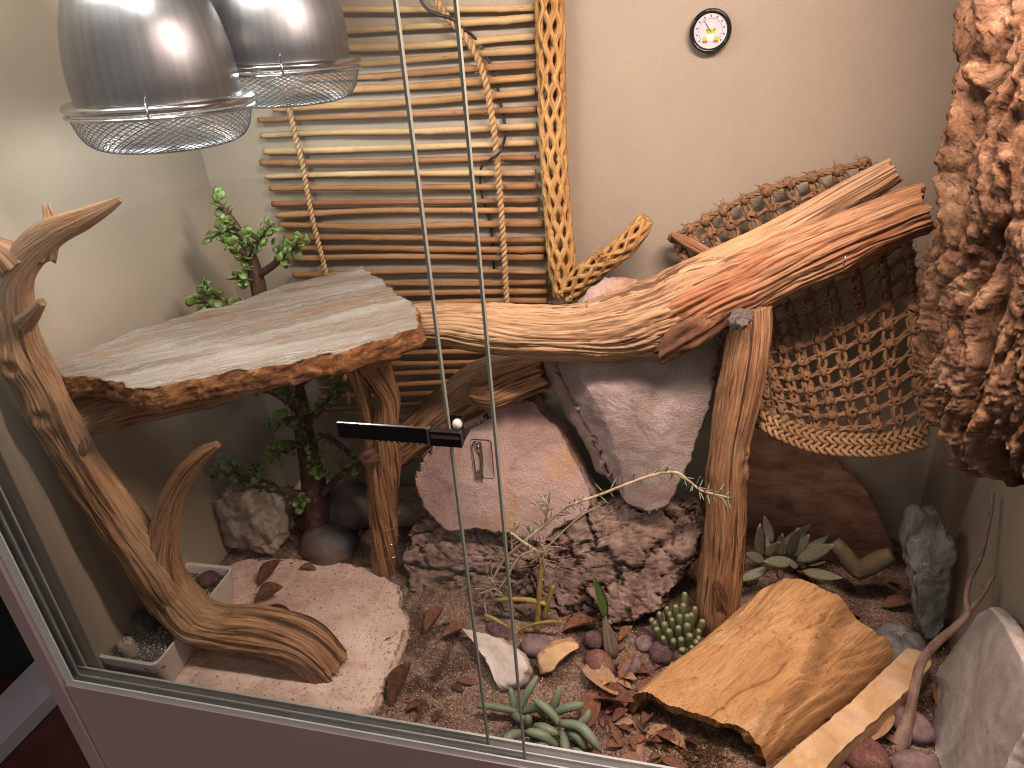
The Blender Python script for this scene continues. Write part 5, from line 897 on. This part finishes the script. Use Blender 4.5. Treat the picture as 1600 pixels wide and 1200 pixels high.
# ---- bare caudex twig at the right
m_tw = mat('bare_twig', [(0, (104, 80, 70)), (.5, (140, 112, 98)), (1, (170, 144, 126))], 90, (1, 1, .4), [(200, (1, 1, 1), .6, .68, (92, 64, 56), .6)], .8, .6, .001)
bt_ = thing('bare_sapling', (0.2929,0.1335,-0.0535), 'bare leafless sapling with a swollen base between slab and stone bar', 'plant')
m_ = MB(); limb(m_, [(0.2861,0.1333,-0.0575,0.0118),(0.2904,0.1386,-0.0411,0.01),(0.2983,0.1552,-0.0216,0.0071),(0.3022,0.1694,0.0097,0.0059),(0.3067,0.1828,0.0359,0.0059),(0.3133,0.1915,0.0517,0.0059),(0.3258,0.1976,0.0723,0.0055),(0.3402,0.1993,0.0974,0.0049),(0.3518,0.2044,0.1179,0.0043),(0.3506,0.215,0.1319,0.0031),(0.3554,0.2299,0.1503,0.0029),(0.3671,0.2461,0.1717,0.0029),(0.3727,0.2606,0.203,0.0026),(0.3762,0.2748,0.2272,0.0024),(0.3767,0.284,0.2449,0.0021)], seg=20, res=.003, amp=.12, groove=.06, seed=131, jag=.1); put('stem', m_, m_tw, bt_)
m_ = MB(); limb(m_, [(0.3518,0.2044,0.1179,0.0034),(0.3619,0.2118,0.1336,0.0028),(0.3704,0.2195,0.1443,0.0026),(0.3749,0.2256,0.1519,0.0023),(0.3802,0.2308,0.1604,0.0014)], seg=14, res=.003, amp=.12, groove=.05, seed=133, jag=.1); put('side_twig', m_, m_tw, bt_)
m_ = MB(); limb(m_, [(0.3689,0.2183,0.1432,0.0014),(0.3666,0.2232,0.1477,0.0011)], seg=8, res=.002, seed=134); put('side_twig', m_, m_tw, bt_)

# ================================================================ white planter tray
tl = [np.array(p) for p in ((-0.8208,0.0114,0.022), (-0.7145,0.0073,0.022), (-0.7216,0.2252,0.022), (-0.8174,0.2228,0.022))]
tl[0][1] = max(tl[0][1], .016); tl[1][1] = max(tl[1][1], .016); cen = sum(tl) / 4
def rr_quad(s_, z, n=7, rad=.13):
    out = []
    for i in range(4):
        p = cen + (tl[i] - cen) * s_; a = cen + (tl[i - 1] - cen) * s_; b = cen + (tl[(i + 1) % 4] - cen) * s_
        da = (a - p) / np.linalg.norm(a - p) * .012; db = (b - p) / np.linalg.norm(b - p) * .012
        for q in np.linspace(0, 1, n): v = (1 - q) ** 2 * (p + da) + 2 * q * (1 - q) * p + q * q * (p + db); out.append((v[0], v[1], z))
    return np.array(out)
pl = thing('planter_tray', (cen[0], cen[1], -.046), 'white rectangular planter tray in the front left corner', 'planter')
m_ = MB(); m_.grid(np.array([rr_quad(.01, -.0345), rr_quad(.88, -.0345), rr_quad(.91, -.032), rr_quad(.985, .020), rr_quad(1, .0225), rr_quad(.99, .024), rr_quad(.95, .0235), rr_quad(.935, .020), rr_quad(.92, .006), rr_quad(.91, .002)]), cv=True); put('tray', m_, m_white, pl)
m_psoil = mat('potting_grit', [(0, (34, 28, 26)), (.5, (70, 58, 50)), (1, (120, 104, 92))], 300, layers=[(420, (1, 1, 1), .58, .62, (214, 206, 198), .9)], rough=.95, bump=1, bdist=.002, bscale=500)
rows = [rr_quad(s_, .0100) for s_ in np.linspace(.01, .935, 26)]; V = np.array(rows); V[..., 2] += fbm(V * 60, 4, 141) * .005 - .002; put('soil', MB().grid(V, cv=True), m_psoil, pl)
def grains(mb, pts, smin, smax, rr):
    for p in pts:
        s_ = rr.uniform(smin, smax); a = rr.uniform(0, 6.28); c_, d_ = math.cos(a), math.sin(a); e = rr.uniform(.5, 1)
        q = [(c_ * s_, d_ * s_, 0), (-d_ * s_ * e, c_ * s_ * e, 0), (-c_ * s_, -d_ * s_, rr.uniform(-.2, .2) * s_), (d_ * s_ * e, -c_ * s_ * e, 0), (0, 0, s_ * .7), (0, 0, -s_ * .7)]
        mb.add([(p[0] + x, p[1] + y, p[2] + z) for x, y, z in q], [(0, 1, 4), (1, 2, 4), (2, 3, 4), (3, 0, 4), (1, 0, 5), (2, 1, 5), (3, 2, 5), (0, 3, 5)])
    return mb
m_perl = flat('perlite', (206, 200, 192), .9)
pts = []
for i in range(700):
    u, v = rj.random(), rj.random(); p = (tl[0] * (1 - u) + tl[1] * u) * (1 - v) + (tl[3] * (1 - u) + tl[2] * u) * v; p = cen + (p - cen) * .9; pts.append((p[0], p[1], .0095 + rj.uniform(-.001, .001)))
put('perlite_grit', grains(MB(), pts, .0006, .0018, rj), m_perl, pl, smooth=False, kind='stuff')
m_lith = mat('living_stone', [(0, (150, 150, 120)), (1, (180, 174, 144))], 60, rough=.6, bump=.2)
m_lith_t = mat('living_stone_top', [(0, (70, 44, 34)), (.45, (84, 54, 42)), (.55, (190, 170, 150)), (1, (206, 188, 168))], 420, rough=.6, bump=.4, dist=2.)
lp = thing('living_stone', (-0.7801,0.0386,0.0105), 'pale living-stone plant with a patterned brown top in the planter', 'succulent')
c_ = np.array((-0.7818,0.0407,0.0105)); m_ = MB(); pr = [(.010, -.004), (.0115, .008), (.0125, .018), (.012, .022)]
m_.grid(np.array([[(c_[0] + r * math.cos(a), c_[1] + r * .85 * math.sin(a) , c_[2] + z) for a in np.arange(28) / 28 * 2 * math.pi] for r, z in pr]), cv=True); put('body', m_, m_lith, lp)
m_ = MB(); m_.grid(np.array([[(c_[0] + r * math.cos(a), c_[1] + r * .85 * math.sin(a), c_[2] + z - (.0022 * math.exp(-(r * math.sin(a) / .0012) ** 2))) for a in np.arange(28) / 28 * 2 * math.pi] for r, z in [(.0119, .0222), (.0105, .0245), (.007, .0258), (.003, .0262), (.0002, .0262)]]), cv=True); put('patterned_top', m_, m_lith_t, lp)
m_gc = mat('dark_green_cactus', [(0, (22, 36, 26)), (1, (44, 62, 44))], 40, rough=.5, bump=.2, layers=[(300, (1, 1, 1), .66, .7, (150, 150, 130), .6)])
m_ = MB(); blob(m_, (-0.7904,0.0918,0.022), (.022, .022, .020), .02, 2, 143, 30, 64, fn=lambda u, v: 1 - .14 * (1 - np.abs(np.sin(v * 4))) ** 2 * np.sin(u)); put('dark_cactus', m_, m_gc, label='dark green ribbed cactus in the planter behind the driftwood', cat='cactus')
m_peb = mat('dark_pebble', [(0, (62, 46, 50)), (.5, (90, 66, 68)), (1, (116, 90, 88))], 60, layers=[(500, (1, 1, 1), .58, .64, (160, 130, 124), .7)], rough=.85, bump=.7, bdist=.001, bscale=600, rnd=.12, coord='rest')
m_pebr = mat('red_pebble', [(0, (92, 60, 56)), (.5, (118, 80, 72)), (1, (142, 104, 94))], 60, layers=[(500, (1, 1, 1), .58, .64, (190, 150, 134), .6)], rough=.85, bump=.7, bdist=.001, bscale=600)
m_pebm = mat('mauve_pebble', [(0, (104, 84, 86)), (.5, (130, 106, 106)), (1, (154, 130, 128))], 60, layers=[(500, (1, 1, 1), .58, .64, (96, 76, 80), .6)], rough=.85, bump=.7, bdist=.001, bscale=600)
def pebble(p, r_, mt, sd, lb, rot=(0, 0, 0), grp=None):
    m_ = MB(); blob(m_, p, r_, .10, 1.3, sd, 18, 24, rot); put('pebble', m_, mt, label=lb, cat='pebble', group=grp)
pebble((-0.7536,0.1971,0.016), (.019, .016, .013), m_peb, 151, 'round dark pebble in the far end of the white planter', (0, 0, .4))
pebble((-0.1026,0.1862,-0.0388), (.025, .019, .016), m_pebr, 152, 'reddish oval pebble just above the large dry leaf', (0, 0, -.7), 'pebbles on the soil')
pebble((-0.1143,0.2249,-0.0352), (.017, .015, .014), m_peb, 153, 'dark round pebble left of the sprouting bulb', (0, 0, .2), 'pebbles on the soil')
pebble((-0.0604,0.1921,-0.0422), (.020, .016, .012), m_pebm, 154, 'mauve pebble right of the reddish oval pebble', (0, 0, .5), 'pebbles on the soil')
pebble((-0.0151,0.2181,-0.0358), (.019, .018, .016), m_peb, 155, 'dark pebble below the stubby finger succulents, left of its twin', (0, 0, 1), 'pebbles on the soil')
pebble((0.0161,0.2165,-0.036), (.021, .018, .016), m_peb, 156, 'dark pebble touching the hollow log below the finger succulents', (0, 0, 2), 'pebbles on the soil')
pebble((-0.0387,0.2375,-0.04), (.018, .014, .010), m_pebm, 157, 'half-buried mauve pebble right of the sprouting bulb', (0, 0, .8), 'pebbles on the soil')
pebble((-0.2011,0.2028,-0.0412), (.024, .018, .016), m_pebm, 158, 'mauve pebble between the two small quartz stones', (0, 0, .3), 'pebbles on the soil')
pebble((-0.267,0.2237,-0.0413), (.022, .012, .010), m_peb, 159, 'flat dark pebble behind the white quartz stone', (0, 0, -.5), 'pebbles on the soil')
pebble((0.2417,0.1117,-0.0492), (.032, .026, .016), m_pebr, 160, 'large red-brown pebble beside the stone bar at the front right', (0, 0, -.5), 'pebbles on the soil')
pebble((0.3042,0.16,-0.0412), (.030, .020, .018), m_pebm, 161, 'mauve oval pebble behind the sapling base', (0, 0, -.7), 'pebbles on the soil')
pebble((0.2994,0.107,-0.0496), (.028, .020, .014), m_pebm, 162, 'speckled mauve pebble at the bottom edge in front of the sapling', (0, 0, .1), 'pebbles on the soil')
pebble((-0.2142,0.1446,-0.0486), (.018, .014, .010), m_peb, 163, 'dark pebble in front of the white quartz stone', (0, 0, .1), 'pebbles on the soil')
pebble((0.3897,0.3271,-0.0312), (.010, .010, .009), m_pebm, 164, 'tiny pinkish pebble between the slate and the grey slab', (0, 0, .1), 'pebbles on the soil')

# ================================================================ dry leaves and litter
def dry_mat(n_, a, b, c): return mat(n_, [(0, a), (.5, b), (1, c)], 8, (1, 1, 1), [(60, (1, 1, 1), .6, .7, tuple(int(v * .7) for v in a), .5)], .7, .5, .02, 30, coord='Object', spec=.3, rnd=.2)
m_dry = [dry_mat('dry_leaf_tan', (146, 106, 80), (172, 132, 104), (190, 154, 124)), dry_mat('dry_leaf_brown', (98, 64, 48), (128, 86, 66), (150, 108, 86)), dry_mat('dry_leaf_red', (100, 64, 48), (128, 84, 64), (150, 106, 82)), dry_mat('dry_leaf_dark', (62, 40, 30), (90, 60, 44), (118, 82, 62))]
ell = lambda a: .24 * math.sin(math.pi * (a ** .85 * .97 + .015)) ** .7
dl = []
for j_, (fo, be, cu) in enumerate(((.35, .1, .6), (.6, .3, 1.4), (.15, -.25, -.8))):
    mb_ = leaf_mb(ell, .015, cu, be, 9, 8, fo); tube(mb_, [(0, -.16, 0), (0, .2, .012), (0, .6, .006 + be * .36), (0, .97, be * .94)], .010, 4, n=6); dl.append(mb_)
dlm = [[lmesh('dry_leaf', mb_, m_) for m_ in m_dry] for mb_ in dl]
def dleaf(p, ang, size, tilt=.15, k_=0, c=0, lb=None, grp='dry leaves on the soil', roll=0.):
    d = Vector((math.cos(ang), math.sin(ang), tilt)); inst('dry_leaf', dlm[k_][c], frame(Vector(p), d, (math.sin(roll), 0, math.cos(roll)), size), None, label=lb, cat='leaf', group=grp)
dleaf((-0.1248,0.1766,-0.0377), -.72, .072, .0, 0, 0, 'large tan dry leaf in front of the reddish pebble')
dleaf((-0.1058,0.1323,-0.0476), -.2, .060, .02, 1, 1, 'brown dry leaf lying under the large tan leaf')
dleaf((0.2446,0.1252,-0.0422), .9, .066, .05, 0, 0, 'tan dry leaf leaning on the stone bar beside the sapling')
dleaf((0.3459,0.1857,-0.0368), 1.35, .050, .5, 0, 2, 'red-brown dry leaf standing by the foot of the grey slab')
dleaf((-0.3769,0.1931,-0.0361), .75, .050, .5, 1, 2, 'curled rust-red leaf beside the flat stone and the bark mound')
dleaf((-0.3508,0.1953,-0.0419), .3, .045, .1, 1, 1, 'brown curled leaf just right of the rust-red curled leaf')
dleaf((-0.3877,0.0712,-0.0519), 1.3, .06, .25, 1, 3, 'dark brown leaf at the front corner of the flat stone')
dleaf((-0.3625,0.0814,-0.0533), .1, .055, .02, 2, 3, 'dark curled leaf lying right of the flat stone near the track')
dleaf((-0.6838,0.205,-0.03), .3, .055, .15, 1, 1, 'brown shrivelled leaf on the flat stone by the planter')
dleaf((-0.6973,0.2411,-0.03), .9, .052, .3, 1, 2, 'rusty leaf on the flat stone behind the driftwood foot')
dleaf((-0.6518,0.205,-0.032), -.2, .040, .1, 2, 3, 'small dark leaf on the flat stone touching the driftwood')
dleaf((-0.0993,0.3073,-0.0344), -.4, .045, .1, 0, 2, 'red-brown leaf under the lower edge of the bark mound')
dleaf((-0.1657,0.238,-0.038), .2, .05, .1, 1, 2, 'rusty leaf between the shrublet and the bark mound')
dleaf((0.3083,0.3597,-0.0297), .25, .05, .1, 0, 1, 'brown leaf on the soil behind the button cactus')
dleaf((0.3514,0.3431,-0.0244), -.6, .045, .1, 0, 2, 'red-brown leaf between the button cactus and the slate')
dleaf((-0.744,0.0214,0.013), .3, .032, .05, 2, 2, 'small orange-brown leaf on the planter soil beside the living stone')
dleaf((-0.1079,0.0832,-0.0512), 1.5, .06, .1, 0, 2, 'orange-brown leaf standing right of the finger succulent')
dleaf((-0.0801,0.2297,-0.0367), .7, .03, .3, 1, 2, 'small bright red-brown leaf right of the sprouting bulb')
dleaf((-0.0717,0.1668,-0.0446), 1.1, .04, .2, 1, 2, 'small ochre leaf scrap below the mauve pebble')
def litter(n_, xr, yr, sizes, cols, lb, grp, seed):
    rr = random.Random(seed); cn = ('tan', 'brown', 'rust-brown', 'dark')
    for i in range(n_):
        x = rr.uniform(*xr); y = rr.uniform(*yr); z = ground(x, y) + .003
        c_ = rr.choice(cols); dleaf((x, y, z), rr.uniform(0, 6.28), rr.uniform(*sizes), rr.uniform(-.05, .25), rr.randrange(3), c_, cn[c_] + ' ' + lb, cn[c_] + ' ' + grp, rr.gauss(0, .4))
litter(58, (-.10, .05), (.055, .19), (.014, .036), (1, 1, 0, 3, 2), 'small leaf in the litter between the finger succulent and hollow log', 'leaf litter beside the hollow log', 7)
litter(22, (.16, .32), (.035, .16), (.012, .026), (1, 3, 2), 'leaf scrap on the gravel around the sapling', 'leaf scraps around the sapling', 9)
litter(26, (-.12, .06), (.17, .27), (.012, .024), (1, 2, 3), 'small leaf scrap in front of the bark mound', 'leaf scraps before the bark mound', 11)
litter(18, (.06, .33), (.30, .44), (.012, .026), (1, 3), 'leaf scrap on the dark soil behind the hollow log', 'leaf scraps behind the hollow log', 13)
litter(16, (-.42, -.20), (.05, .24), (.012, .028), (1, 3), 'leaf scrap on the sand behind the glass doors', 'leaf scraps on the sand', 15)
litter(14, (-.70, -.50), (.29, .42), (.014, .03), (1, 3), 'leaf scrap under the jade bush', 'leaf scraps under the jade bush', 17)
# moss in the mouth of the hollow log
mo = MB(); rm_ = random.Random(19); c_ = np.array((0.0421,0.0851,-0.0571))
for i in range(420):
    b = c_ + np.array([rm_.gauss(0, .028), rm_.gauss(0, .016), 0]); b[2] = ground(b[0], b[1]); d = np.array([rm_.gauss(0, .5), rm_.gauss(-.2, .5), rm_.uniform(.4, 1)]) * rm_.uniform(.006, .016)
    tube(mo, [b, b + d * .6, b + d + np.array([0, 0, -.003])], .0006, 3, n=4)
put('moss_tuft', mo, mat('moss', [(0, (74, 56, 22)), (1, (128, 96, 40))], 60, rough=.9), label='tangled brownish moss in the mouth of the hollow log', cat='moss', kind='stuff')
# sand grains and grit, beyond counting
rg = random.Random(23)
def scatter(n_, dens):
    o = []
    while len(o) < n_:
        x = rg.uniform(XL + .005, XR - .005); y = rg.uniform(.013, YB - .01) ** 1.0
        if rg.random() > dens(x, y): continue
        o.append((x, y, ground(x, y) + .0005))
    return o
near = lambda x, y: max(.1, 1 - y / .4)
put('pale_sand', grains(MB(), scatter(14000, lambda x, y: near(x, y) * (1 if x < -.15 or x > .15 else .6)), .0005, .0013, rg), flat('grain_pale', (206, 182, 158), .9), smooth=False, kind='stuff', label='pale sand grains strewn over the soil', cat='sand')
put('dark_grit', grains(MB(), scatter(7000, near), .0006, .0016, rg), flat('grain_dark', (72, 52, 46), .9), smooth=False, kind='stuff', label='dark grit strewn over the soil', cat='grit')
put('brown_grit', grains(MB(), scatter(5000, near), .0006, .0017, rg), flat('grain_brown', (132, 96, 76), .9), smooth=False, kind='stuff', label='brown grit strewn over the soil', cat='grit')
